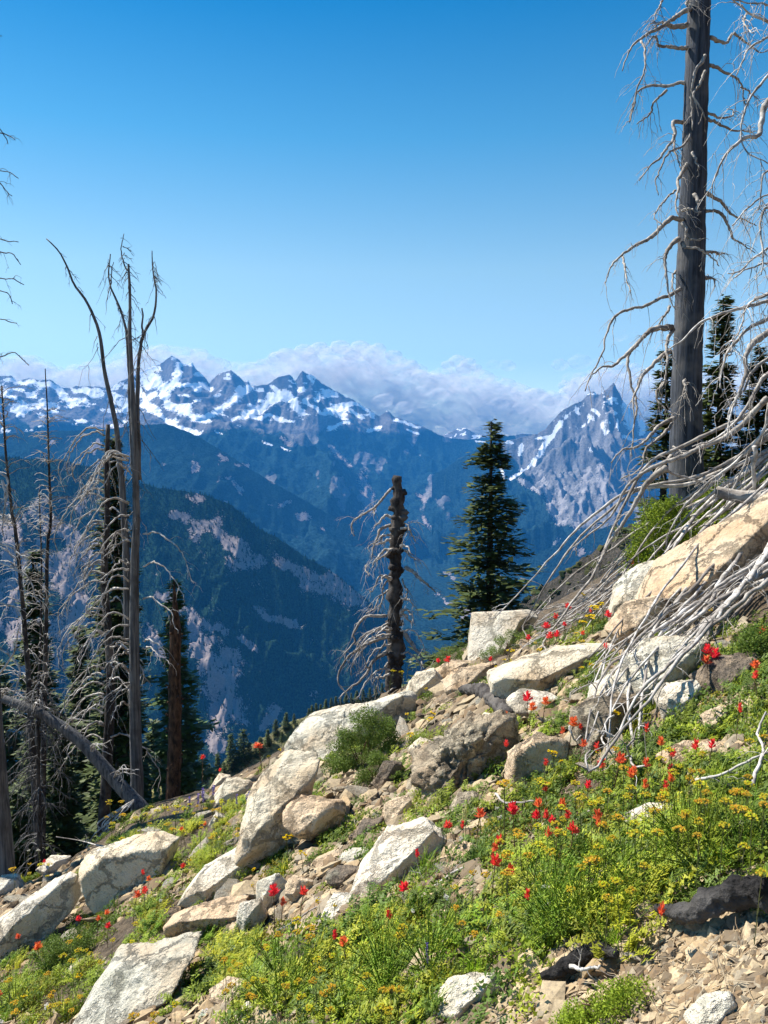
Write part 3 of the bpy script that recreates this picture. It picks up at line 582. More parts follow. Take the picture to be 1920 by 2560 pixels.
A([(1728, 2575), (1770, 2500), (1822, 2488), (1862, 2535), (1830, 2600), (1750, 2600)], 'grey', 'rock', 'blue-grey stone at the lower right corner of the gravel')
A([(1488, 2390), (1545, 2378), (1592, 2395), (1580, 2432), (1500, 2420)], 'white', 'rock', 'flat whitish stone beside the charred stump', light=(-.3, -.4, .9))
A([(522, 2505), (570, 2458), (640, 2468), (655, 2500), (590, 2535)], 'tan', 'rock', 'flat tan stone in the grass right of the long slab')
A([(575, 2590), (622, 2508), (650, 2530), (640, 2590)], 'white', 'rock', 'bright whitish shard at the bottom edge')
A([(790, 2318), (826, 2250), (878, 2248), (905, 2290), (866, 2332)], 'white', 'rock', 'pale rock speckled with yellow blossom below the leaning boulder')
A([(520, 2065), (540, 2032), (562, 2048), (556, 2078)], 'white', 'rock', 'small white rock in the yellow meadow strip')
A([(538, 2005), (568, 1958), (620, 1962), (640, 1990), (580, 2018)], 'pale', 'rock', 'cream rock at the top of the yellow meadow strip')
A([(628, 1975), (660, 1948), (690, 1965), (668, 1992)], 'pale', 'rock', 'small cream rock touching the left of the cracked boulder')
A([(525, 1972), (545, 1940), (575, 1942), (566, 1975)], 'pale', 'rock', 'little pale rock standing on the skyline by the purple flowers')
A([(640, 2250), (650, 2188), (695, 2185), (715, 2222), (700, 2288), (652, 2295)], 'grey', 'rock', 'upright greyish rock behind the pair of red flowers')
A([(712, 2232), (735, 2192), (782, 2205), (778, 2248), (735, 2260)], 'tan', 'rock', 'tan rock right of the upright greyish one')
A([(590, 2345), (600, 2262), (650, 2242), (664, 2300), (610, 2355)], 'white', 'rock', 'cream rock right of the tan slab')
A([(90, 2175), (115, 2150), (172, 2146), (165, 2178), (110, 2195)], 'white', 'rock', 'white rock in the shade of the dead trees at the left')
A([(-20, 2240), (0, 2200), (42, 2195), (55, 2228), (20, 2250)], 'white', 'rock', 'whitish rock at the foot of the leftmost trunk')
A([(778, 2158), (832, 2128), (872, 2140), (835, 2172)], 'tan', 'rock', 'flat brown plate wedged under the cracked boulder', light=(-.2, -.3, .93))
A([(848, 2155), (882, 2128), (925, 2124), (932, 2152), (892, 2168)], 'grey', 'rock', 'flat grey plate beside the flat brown one', light=(-.2, -.3, .93))
A([(815, 2200), (850, 2172), (905, 2172), (915, 2205), (850, 2225)], 'brown', 'rock', 'reddish brown plate in the shade left of the leaning boulder', light=(-.2, -.3, .93))
A([(880, 2110), (910, 2060), (955, 2050), (960, 2090), (925, 2120)], 'brown', 'rock', 'brown rock above the leaning pale boulder', pit=.05)
A([(1670, 1912), (1700, 1872), (1790, 1862), (1860, 1880), (1800, 1912), (1700, 1925)], 'tan', 'rock', 'stack of thin tan plates at the right, above the red flowers', rough=.1)
A([(1190, 1820), (1215, 1785), (1262, 1800), (1240, 1832)], 'pale', 'rock', 'small cream rock on top of the dark rough boulder', lift=.15)
A([(1150, 1990), (1185, 1985), (1215, 2010), (1180, 2050), (1130, 2045)], 'rough', 'rock', 'dark crumbly rock fallen below the rough boulder', pit=.1)
A([(380, 2440), (400, 2370), (440, 2350), (455, 2395), (420, 2430)], 'brown', 'rock', 'brown rock just above the long lower-left slab')
A([(1490, 2520), (1520, 2460), (1560, 2470), (1550, 2530)], 'tan', 'rock', 'upright tan stone in the yellow-green bush at the bottom')
A([(160, 2440), (200, 2405), (235, 2410), (210, 2450)], 'pale', 'rock', 'light rock half buried in green at the lower left')
A([(270, 2540), (285, 2460), (250, 2560), (180, 2590), (190, 2545)], 'brown', 'rock', 'dark rock against the lower end of the long slab')
A([(1350, 2440), (1400, 2425), (1430, 2455), (1380, 2480)], 'tan', 'rock', 'tan stone left of the charred stump')
A([(1020, 1880), (1050, 1850), (1085, 1862), (1060, 1900)], 'pale', 'rock', 'pale rock above the left shoulder of the dark rough boulder')
A([(1560, 2060), (1620, 2020), (1700, 2010), (1730, 2040), (1640, 2070)], 'white', 'rock', 'white rock half hidden in the right-hand meadow')
A([(1130, 2150), (1160, 2110), (1200, 2120), (1190, 2160)], 'tan', 'rock', 'small tan rock touching the leaning boulder on its right')

# loose stones of the rubble, one object each
def stone_proto(k, mat, sub=2):
    rs = np.random.default_rng(100 + k); pl = [(rs.normal(size=3) * (1, 1, 1.5), rs.uniform(.55, 1)) for _ in range(11)] + [((0, 0, 1), .45), ((0, 0, -1), .45)]
    v, f = rock_shape(pl, sub, .06, 20, k); mb = MB(); mb.add(v * (1.15, .9, .8), tris=f); return mb.mesh('stone', M[mat], smooth=False)
PROTO = [stone_proto(k, ['pale', 'tan', 'pale', 'white', 'tan', 'grey', 'brown', 'pale', 'tan', 'grey'][k], 3) for k in range(10)]
def in_poly(px, py, poly):
    c = False
    for (ax, ay), (bx, by) in zip(poly, np.roll(poly, -1, 0)):
        if (ay > py) != (by > py) and px < (bx - ax) * (py - ay) / (by - ay + 1e-9) + ax: c = not c
    return c
GREEN = [  # meadow patches: centre, radii, tilt in degrees, kind
    (430, 2075, 210, 62, -18, 'f'), (540, 2170, 90, 85, -50, 'f'), (170, 2250, 35, 75, 0, 'l'), (60, 2165, 75, 38, -25, 'l'), (330, 2335, 150, 62, -32, 'm'), (400, 2300, 60, 80, 20, 'f'), (150, 2375, 110, 62, -30, 'l'),
    (110, 2490, 210, 72, -12, 'm'), (800, 2440, 270, 110, -12, 'f'), (950, 2385, 190, 110, -30, 'f'), (1200, 2300, 95, 70, 0, 'f'), (1480, 2245, 170, 130, 20, 'f'), (1390, 2300, 140, 70, 10, 'f'), (1740, 2090, 240, 100, -8, 'f'),
    (1830, 2130, 150, 45, 0, 'f'), (1600, 2080, 240, 70, -5, 'm'), (1450, 2000, 260, 85, -8, 'l'), (1650, 1930, 190, 60, -10, 'l'), (1290, 2040, 120, 60, -10, 'l'), (760, 2030, 35, 30, 0, 'l'), (900, 1850, 80, 62, 0, 's'),
    (925, 1925, 40, 45, 0, 's'), (1100, 1850, 60, 45, 0, 'l'), (1120, 1650, 60, 42, -30, 's'), (1250, 1622, 70, 38, -35, 's'), (1290, 1690, 85, 28, -30, 's'), (1390, 1560, 75, 48, -25, 'l'), (1470, 1570, 60, 30, 0, 'l'), (1480, 1700, 70, 40, 10, 'l'),
    (1750, 1290, 130, 60, -25, 's'), (1640, 1360, 70, 80, 20, 's'), (1880, 1640, 80, 60, 0, 's'), (1590, 1800, 70, 60, -20, 'l'), (1500, 2490, 90, 60, -10, 's'), (1180, 2450, 90, 60, -10, 'l'), 
    (560, 2370, 70, 50, 10, 'f'), (1030, 2300, 45, 40, 0, 'm'), (1560, 2150, 120, 90, 0, 'f'), (1340, 2170, 110, 110, 0, 'f'), (520, 2450, 90, 60, -30, 'l'), (650, 2390, 80, 90, -20, 'm'), (1060, 2190, 40, 35, 0, 'l'), (1090, 2500, 70, 50, 0, 'm'), (950, 2520, 170, 60, 0, 'f'), (700, 2160, 40, 30, 0, 'l'), (330, 2010, 60, 25, -30, 'l'), (480, 2110, 120, 60, -40, 'f'), (300, 2110, 90, 40, -15, 'm'), (20, 2400, 50, 60, 0, 'm'), (250, 2300, 60, 50, 0, 'l'), (1000, 1700, 60, 20, -35, 's'), (1420, 1880, 60, 40, 0, 'l'), (1690, 1840, 80, 40, 0, 'l'), (1830, 1720, 60, 40, 0, 'l'), (960, 2290, 60, 30, 0, 'l'), (680, 2310, 60, 30, -20, 'l'), (1330, 1930, 40, 30, 0, 'l')]
def green_at(px, py):
    best = 0
    for cx, cy, rx, ry, t, k in GREEN:
        t = math.radians(-t); dx, dy = px - cx, py - cy; a = (dx * math.cos(t) - dy * math.sin(t)) / rx; b = (dx * math.sin(t) + dy * math.cos(t)) / ry
        best = np.maximum(best, 1.15 - np.hypot(a, b))
    return best
stones = []
tries = 0
while len(stones) < 230 and tries < 20000:
    tries += 1
    px, py = R.uniform(0, 1920), R.uniform(1560, 2555)
    sil = np.interp(px, [a[0] for a in SIL], [a[1] for a in SIL])
    if py < sil + 18: continue
    if green_at(px, py) > .25 and R.random() < .92: continue
    if any(in_poly(px, py, L[2]) for L in LAND): continue
    trail = px > 1250 and py > 2390
    r = R.uniform(8, 20) * (.8 if trail else 1.25) * R.choice([1, 1, 1.5, .8])
    if any(math.hypot(px - a, py - b) < (r + c) * .8 for a, b, c in stones): continue
    stones.append((px, py, r))
REL = lambda px, py, L: ('just below' if py > L[2][:, 1].max() - 6 else 'just above' if py < L[2][:, 1].min() + 6 else 'right of' if px > L[0] else 'left of')
def short(o): return o['label']
def place_word(px, py):
    d = [(math.hypot(px - L[0], (py - L[1]) * 1.2) - .35 * (np.ptp(L[2][:, 0]) + np.ptp(L[2][:, 1])) * .5, i) for i, L in enumerate(LAND[:42])]
    i = min(d)[1]; return REL(px, py, LAND[i]), i
ORD = 'first second third fourth fifth sixth seventh eighth ninth tenth eleventh twelfth thirteenth fourteenth fifteenth sixteenth seventeenth eighteenth nineteenth twentieth'.split()
SHORTN = ['long lichen-grey skyline boulder', 'big cracked boulder', 'tan block of the cracked boulder', 'leaning pale boulder', 'dark rough boulder', 'long flat cream slab', 'square white block', 'broad grey slab under the branches', 'great pinkish slab', 'greenish grey boulder',
          'tan boulder before the greenish one', 'large pale slab at the left edge', 'flat-topped pale boulder', 'smooth cream boulder', 'tan slab with flat top', 'long lower-left slab', 'rounded tan boulder', 'cream rock beneath the flat slab', 'light split rock', 'brown boulder at the right', 'orange-tan plate of rock', 'small brown rock',
          'tan stone with cream top', 'flat orange-tan skyline rock', 'pinkish rock', 'tawny rock by the broken snag', 'dark grey boulder by the branch tips', 'flat grey slab at the bottom', 'blue-grey corner stone', 'flat whitish stone by the stump', 'flat tan stone in the grass', 'whitish shard at the bottom edge', 'pale yellow-speckled rock', 'small white meadow rock', 'cream rock atop the meadow strip', 'small cream rock', 'little pale skyline rock', 'upright greyish rock', 'tan rock by the upright one', 'cream rock by the tan slab', 'white rock under the dead trees', 'whitish rock by the leftmost trunk']
def auto_labels(items, what):
    """items: (px, py, object): label each by landmark, side and order from the left"""
    g = {}
    for px, py, o in items: g.setdefault(place_word(px, py), []).append((px, py, o))
    for (rel, i), L in g.items():
        L.sort(key=lambda a: a[0])
        for k, (px, py, o) in enumerate(L):
            if len(L) == 1: o['label'] = f'{what} {rel} the {SHORTN[i]}'
            elif k < 20: o['label'] = f'{what} {rel} the {SHORTN[i]}, {ORD[k]} from left'
            else: o['label'] = f'{what} {rel} the {SHORTN[i]}, {ORD[min(len(L) - 1 - k, 19)]} from right'
it = []
SC_ = {0: 'cream', 1: 'tan', 2: 'cream', 3: 'whitish', 4: 'tan', 5: 'grey', 6: 'brown', 7: 'cream', 8: 'tan', 9: 'grey'}
for px, py, r in stones:
    x, y, z = hit(px, py, .02); k = R.randrange(10) if R.random() < .8 else 3
    s = r * y / F * 1.1; o = bpy.data.objects.new('stone', PROTO[k]); SC.collection.objects.link(o)
    o.location = (x, y, z + .10 * s); o.rotation_euler = (R.uniform(-.3, .3), R.uniform(-.7, -.2), R.uniform(0, 6.28)); o.scale = (s * R.uniform(.9, 1.4), s, s * R.uniform(.5, .9))
    tag(o, None, 'stone', 'loose angular stones in the rubble'); it.append((px, py, o, SC_[k]))
for c_ in ('cream', 'tan', 'whitish', 'grey', 'brown'):
    auto_labels([(a, b, o) for a, b, o, c in it if c == c_], f'loose {c_} stone')

# gravel: uncountable chips over the slope and the trail
def scatter(n, y0=1560, y1=3100, cond=None  , x0=-500, x1=2550):
    n = int(n * 2.1)
    px = rng.uniform(x0, x1, n); py = rng.uniform(y0, y1, n)
    sil = np.interp(px, [a[0] for a in SIL], [a[1] for a in SIL]); ok = py > sil + 5
    if cond is not None: ok &= cond(px, py)
    return px[ok], py[ok]
def chips(n, sz, cond, mat, name, seed=0):
    px, py = scatter(n, cond=cond); x, y, z = hit(px, py)
    x = x + rng.uniform(-.02, .02, len(x)); z = ground(x, y); mb = MB(); v0, f0 = ico(1); N_ = len(x)
    s = rng.uniform(*sz, N_) * (.6 + .8 * rng.random(N_) ** 3) * (y / 4) ** .65
    vv = v0[None] * (1 + .38 * rng.uniform(-1, 1, (N_, len(v0), 1))) * np.stack([s * rng.uniform(.8, 1.5, N_), s, s * rng.uniform(.4, .9, N_)], -1)[:, None]
    a = rng.uniform(0, 6.28, N_); ca, sa = np.cos(a)[:, None], np.sin(a)[:, None]; X_ = vv[..., 0] * ca - vv[..., 1] * sa; Y_ = vv[..., 0] * sa + vv[..., 1] * ca
    Z_ = vv[..., 2] + .5 * X_ + rng.uniform(-.6, .6, (N_, 1)) * Y_ + rng.uniform(-.3, .3, (N_, 1)) * X_
    V = xyz(X_ + x[:, None], Y_ + y[:, None], Z_ + z[:, None] + .15 * s[:, None]).reshape(-1, 3); f = (np.arange(N_)[:, None, None] * len(v0) + f0[None]).reshape(-1, 3)
    base = np.array([(1, .96, .88), (.98, .87, .72), (.8, .82, .84), (.55, .45, .36), (1.2, 1.14, 1.02), (.42, .38, .34)])[rng.integers(0, 6, N_)] * rng.uniform(.75, 1.1, (N_, 1))
    mb.add(V, tris=f, col=np.repeat(base, len(v0), 0)); return tag(mb.build(name, mat, smooth=False), kind='stuff')
m, n, l, b = new_mat('gravel_chips'); a = nd(n, 'ShaderNodeVertexColor', layer_name='Col'); t = tex(n, l, 60, 4, .7)
c = mix(n, l, ramp(n, l, t.outputs[0], [(.3, g3(.75)), (.6, g3(0))]), mix(n, l, 1.0, a.outputs[0], (.46, .375, .255), 'MULTIPLY'), (.15, .12, .09)); l.new(c, b.inputs['Base Color']); bump(n, l, b, t.outputs[0], .5, .006); M['chips'] = m
chips(27000, (.008, .028), lambda px, py: (px > 1180) & (py > np.interp(px, [1180, 1500, 1700, 1920], [2480, 2400, 2350, 2290])), m, 'gravel')
chips(6500, (.025, .06), lambda px, py: (green_at(px, py) < .35) & (px + py * .6 < 3000), m, 'rubble')
chips(34000, (.007, .034), lambda px, py: green_at(px, py) < .35, m, 'rubble')
# ------------------------------------------------------------------ ground cover
def fronds(rs, n=13, L=.17, leaf=.020):
    mb = MB()
    for k in range(n):
        az = rs.uniform(0, 6.28); le = rs.uniform(.3, 1.15); t = np.linspace(0, 1, 12); d = np.array([math.cos(az), math.sin(az)])
        p = xyz(d[0] * le * L * .75 * t ** 1.2 + .03 * d[0], d[1] * le * L * .75 * t ** 1.2 + .03 * d[1], L * (1.15 - .35 * le) * (t - .38 * t * t))
        c = rs.uniform(.7, 1.3)
        for i in range(2, 12):
            for s in (-1, 1):
                for r_ in range(2):
                    q = p[i] + rs.normal(size=3) * .006; side = np.array([-d[1] * s, d[0] * s, rs.uniform(-.3, .9)]) + rs.normal(size=3) * .35
                    side /= np.linalg.norm(side); ll = leaf * (1.5 - t[i] * .7) * rs.uniform(.7, 1.3); wv = np.array([d[0], d[1], .2]) * ll * .22
                    mb.add([q - wv, q + wv, q + side * ll], tris=[(0, 1, 2)], col=g3(c * rs.uniform(.8, 1.2)))
    return np.concatenate(mb.v), np.concatenate(mb.t), np.concatenate(mb.c)
def leafy(rs, n=170, rad=.09, h=.10, leaf=.020):
    mb = MB()
    for k in range(n):
        az = rs.uniform(0, 6.28); r = rad * math.sqrt(rs.uniform()); z = h * rs.uniform(.1, 1) * (1 - .5 * (r / rad) ** 2)
        q = np.array([r * math.cos(az), r * math.sin(az), z]); d = rs.normal(size=3); d[2] = abs(d[2]) * .9; d /= np.linalg.norm(d); s = np.cross(d, rs.normal(size=3)); s /= np.linalg.norm(s) + 1e-9
        ll = leaf * rs.uniform(.7, 1.4); mb.add([q, q + d * ll * .5 + s * ll * .28, q + d * ll, q + d * ll * .5 - s * ll * .28], quads=[(0, 1, 2, 3)], col=g3(rs.uniform(.65, 1.35)))
    return np.concatenate(mb.v), np.concatenate([np.concatenate(mb.q)[:, :3], np.concatenate(mb.q)[:, [0, 2, 3]]]), np.concatenate(mb.c)
def stalks(rs, n=26, h=.32):
    mb = MB()
    for k in range(n):
        az = rs.uniform(0, 6.28); le = rs.uniform(.1, .95); H_ = h * rs.uniform(.6, 1.1); d = np.array([math.cos(az) * le * H_, math.sin(az) * le * H_, H_ * (1 - .25 * le)]); t = np.linspace(0, 1, 5)[:, None]; p = d * t + np.array([0, 0, .06]) * t * (1 - t)
        c = rs.uniform(.35, .8); tube(mb, p, np.linspace(.0026, .0014, 5), 3, cap=False, col=(c, c * 1.1, c))
        for j in range(9):
            q = d * rs.uniform(.25, .95); v = rs.normal(size=3); v[2] = abs(v[2]); v /= np.linalg.norm(v); s_ = np.cross(v, [0, 0, 1.]) * .0025; ll = rs.uniform(.012, .032); mb.add([q - s_, q + s_, q + v * ll], tris=[(0, 1, 2)], col=g3(rs.uniform(.7, 1.3)))
    q = np.concatenate(mb.q); return np.concatenate(mb.v), np.concatenate([q[:, :3], q[:, [0, 2, 3]], np.concatenate(mb.t)]), np.concatenate(mb.c)
def blades(rs, n=42, h=.15):
    mb = MB()
    for k in range(n):
        az = rs.uniform(0, 6.28); le = rs.uniform(.1, .75); H_ = h * rs.uniform(.5, 1.15); d = np.array([math.cos(az), math.sin(az), 0]); b = rs.normal(size=3) * .02; b[2] = 0; w = np.array([-d[1], d[0], 0]) * .0022
        m_ = b + d * le * H_ * .4 + np.array([0, 0, H_ * .6]); e = b + d * le * H_ + np.array([0, 0, H_ * (1 - .3 * le)])
        mb.add([b - w, b + w, m_ + w, m_ - w, e], quads=[(0, 1, 2, 3)], tris=[(3, 2, 4)], col=g3(rs.uniform(.7, 1.4)))
    q = np.concatenate(mb.q); return np.concatenate(mb.v), np.concatenate([q[:, :3], q[:, [0, 2, 3]], np.concatenate(mb.t)]), np.concatenate(mb.c)
rs = np.random.default_rng(5)
PF = [fronds(rs) for _ in range(5)]; PL = [leafy(rs) for _ in range(4)]; PB = [blades(rs) for _ in range(3)]; PS = [leafy(rs, 240, .10, .17, .019) for _ in range(3)]
def spread(pts, protos, smin, smax, mat, name, cols):
    """pts: (x,y,z) rows; one joined mass of small plants"""
    mb = MB(); idx = rng.integers(0, len(protos), len(pts))
    for k, (v, f, c) in enumerate(protos):
        S = pts[idx == k]; n_ = len(S)
        if not n_: continue
        a = rng.uniform(0, 6.28, n_); s = rng.uniform(smin, smax, n_)[:, None]; ca, sa = np.cos(a)[:, None] * s, np.sin(a)[:, None] * s
        x = v[None, :, 0] * ca - v[None, :, 1] * sa; y = v[None, :, 0] * sa + v[None, :, 1] * ca; z = v[None, :, 2] * s
        V = xyz(x + S[:, 0:1], y + S[:, 1:2], z + .5 * x * .9 + S[:, 2:3]).reshape(-1, 3); F_ = (np.arange(n_)[:, None, None] * len(v) + f[None]).reshape(-1, 3)
        cc = np.array(cols)[rng.integers(0, len(cols), n_)] * rng.uniform(.75, 1.2, (n_, 1)); C_ = (cc[:, None] * c[None]).reshape(-1, 3)
        mb.add(V, tris=F_, col=C_)
    return tag(mb.build(name, mat, smooth=False), kind='stuff')
def blob_pts(kinds, per, jit=1.0):
    out = []
    for cx, cy, rx, ry, t, k in GREEN:
        if k not in kinds: continue
        n_ = max(3, int(per * rx * ry / 10000 * min(max((float(hit(cx, cy)[1]) / 4.3) ** 1.8, .8), 5))); t = math.radians(t); a = rng.uniform(0, 6.28, n_); r = np.sqrt(rng.random(n_)) * jit * rng.uniform(.85, 1.12, n_)
        ex, ey = rx * r * np.cos(a), ry * r * np.sin(a); px = cx + ex * math.cos(t) - ey * math.sin(t); py = cy + ex * math.sin(t) + ey * math.cos(t)
        ok = fbm(xyz(px / 42, py / 26, 1.), 3) > -.10 + .12 * (k in 'fm') + .22 * (r > .8)
        x, y, z = hit(px[ok], py[ok], .05); out.append(xyz(x, y, z - .01))
    return np.concatenate(out)
G1 = [(1, 1, 1), (1.25, 1.1, .8), (.65, .8, .7), (1.35, 1.05, .9), (.45, .6, .6), (1.5, 1.15, .8)]
spread(blob_pts('f', 40), PF, .45, 1.1, M['leaf'], 'feathery_ground_cover', G1)
spread(blob_pts('m', 26), PF + PB[:1], .45, .95, M['leaf'], 'mixed_ground_cover', G1)
spread(blob_pts('flm', 5), PB, .5, 1.0, M['leaf'], 'grass', [(1.2, 1.0, .9), (1.6, 1.2, 1.2), (.8, .95, .7)])
spread(blob_pts('lm', 40), PL, .5, 1.1, M['shrub'], 'leafy_ground_cover', [(1, 1, 1), (1.5, 1.25, .8), (.7, .8, .8), (1.7, 1.0, .6)])
# sparse growth over the whole slope
px, py = scatter(5200, cond=lambda a, b: (fbm(xyz(a / 46, b / 30, 3.), 3) > .04) & ~((a > 1350) & (b > 2290)) & (rng.random(a.shape) < .35 + .65 * (b < 2150))); x, y, z = hit(px, py, .02)
pt = []
for cx, cy, rx, ry, n_s in [(1440, 2330, 110, 45, 12), (1480, 2250, 130, 50, 6), (1740, 2140, 150, 40, 9), (850, 2480, 200, 50, 8), (1000, 2400, 120, 50, 4), (130, 2500, 130, 40, 4)]:
    a = rng.uniform(-1, 1, (n_s, 2)); x_, y_, z_ = hit(cx + a[:, 0] * rx, cy + a[:, 1] * ry, .05); pt.append(xyz(x_, y_, z_))
spread(np.concatenate(pt), [stalks(rs) for _ in range(3)], .55, .95, M['leaf'], 'stalky_ground_cover', [(.8, .9, .8), (1.1, 1.05, .9), (.6, .8, .6)])
spread(xyz(x, y, z - .01), PL + PB[:1] + PF[:3], .4, 1.15, M['shrub'], 'sparse_ground_cover', [(1, 1, 1), (1.7, 1.5, .8), (2.0, 1.6, .8), (.7, .8, .7)])
# litter of dead twigs and dry stems
px, py = scatter(3600, cond=lambda a, b: rng.random(a.shape) < .35 + .65 * (a > 900)); x, y, z = hit(px, py, .01); mb = MB()
for k in range(len(px)):
    a = rng.uniform(0, 6.28); L = rng.uniform(.04, .16) * (y[k] / 5) ** .5; d = np.array([math.cos(a), math.sin(a), 0]) * L; q = np.array([x[k], y[k], z[k] + .01]); e = q + d; e[2] = float(z[k]) + .5 * d[0] + rng.uniform(.0, .035); tube(mb, [q, (q + e) / 2 + rng.normal(size=3) * .006, e], np.array([.0026, .0022, .0013]) * (y[k] / 5) ** .6, 3, cap=False, col=np.array(((1, .95, .85), (.6, .5, .4), (1.2, 1.15, 1.05))[k % 3]))
M['litter'] = leaf_mat('dry_litter', (.42, .35, .26), .2, 0, .8); tag(mb.build('twig_litter', M['litter']), kind='stuff')
# shrubs one can point to
def shrub(name, label, cx, cy, rx, ry, n_, mat, lift=.0, protos=PS, s=(.6, 1.1), group=None, cat='shrub'):
    X0, Y0, Z0 = [float(a) for a in hit(cx, cy + ry * .8)]; sc = Y0 / F; mb = MB(); pr = rng.integers(0, len(protos), n_)
    for k in range(n_):
        a = rng.uniform(0, 6.28); r = math.sqrt(rng.random()); dx = r * math.cos(a) * rx * sc; dz = abs(r * math.sin(a)) * ry * 1.7 * sc; dy = rng.uniform(-.6, .6) * rx * sc * math.sqrt(max(0, 1 - r * r) + .1)
        v, f, c = protos[pr[k]]; q = rng.uniform(*s); zr = rng.uniform(0, 6.28); ca, sa = math.cos(zr) * q, math.sin(zr) * q
        g = float(ground(X0 + dx, Y0 + dy)); V = np.stack([v[:, 0] * ca - v[:, 1] * sa + X0 + dx, v[:, 0] * sa + v[:, 1] * ca + Y0 + dy, v[:, 2] * q + g + max(0, dz - .05)], -1)
        mb.add(V, tris=f, col=c * rng.uniform(.7, 1.25))
    e = empty(name, (X0, Y0, Z0), label, cat, group); mb.build('foliage', M[mat], e, smooth=False)
    st = MB()
    for k in range(7):
        a = rng.uniform(0, 6.28); t_ = np.array([X0 + math.cos(a) * rx * sc * .5, Y0 + math.sin(a) * rx * sc * .4, Z0 + ry * sc]); tube(st, smooth_path([(X0, Y0, Z0 - .03), (np.array([X0, Y0, Z0]) + t_) / 2 + rng.normal(size=3) * .02, t_], 6), np.linspace(.006, .002, 6), 4)
    st.build('stem', M['darkstem'], e)
shrub('shrub', 'rounded green shrub growing from the top of the big cracked boulder', 905, 1850, 92, 80, 105, 'shrub', s=(.5, .9))
shrub('shrub', 'tuft of green hanging below the rounded shrub on the cracked boulder', 935, 1935, 42, 40, 30, 'shrub', s=(.4, .7))
shrub('shrub', 'small dark green shrub on the skyline left of the square white block', 1125, 1632, 52, 40, 26, 'shrub', s=(.4, .8))
shrub('shrub', 'low green shrub at the right foot of the square white block', 1255, 1610, 55, 36, 24, 'shrub', s=(.4, .8))
shrub('shrub', 'bright leafy shrub at the foot of the tall snag', 1655, 1345, 80, 95, 80, 'leaf', s=(.8, 1.5))
shrub('shrub', 'broad green shrub right of the tall snag above the pinkish slab', 1790, 1270, 115, 60, 80, 'leaf', s=(.8, 1.5))
shrub('shrub', 'green shrub at the right edge beside the large red flower cluster', 1890, 1635, 70, 50, 34, 'shrub', s=(.5, .9))
shrub('shrub', 'yellow-green leafy bush on the gravel at the bottom edge', 1500, 2510, 105, 62, 38, 'leaf', s=(.28, .5))
shrub('shrub', 'low upright bush climbing the slab under the white block', 1275, 1690, 70, 34, 30, 'leaf', s=(.35, .7))
shrub('shrub', 'round green shrub in the lower-left meadow beside the light half-buried rock', 155, 2385, 72, 55, 34, 'shrub', s=(.45, .8))

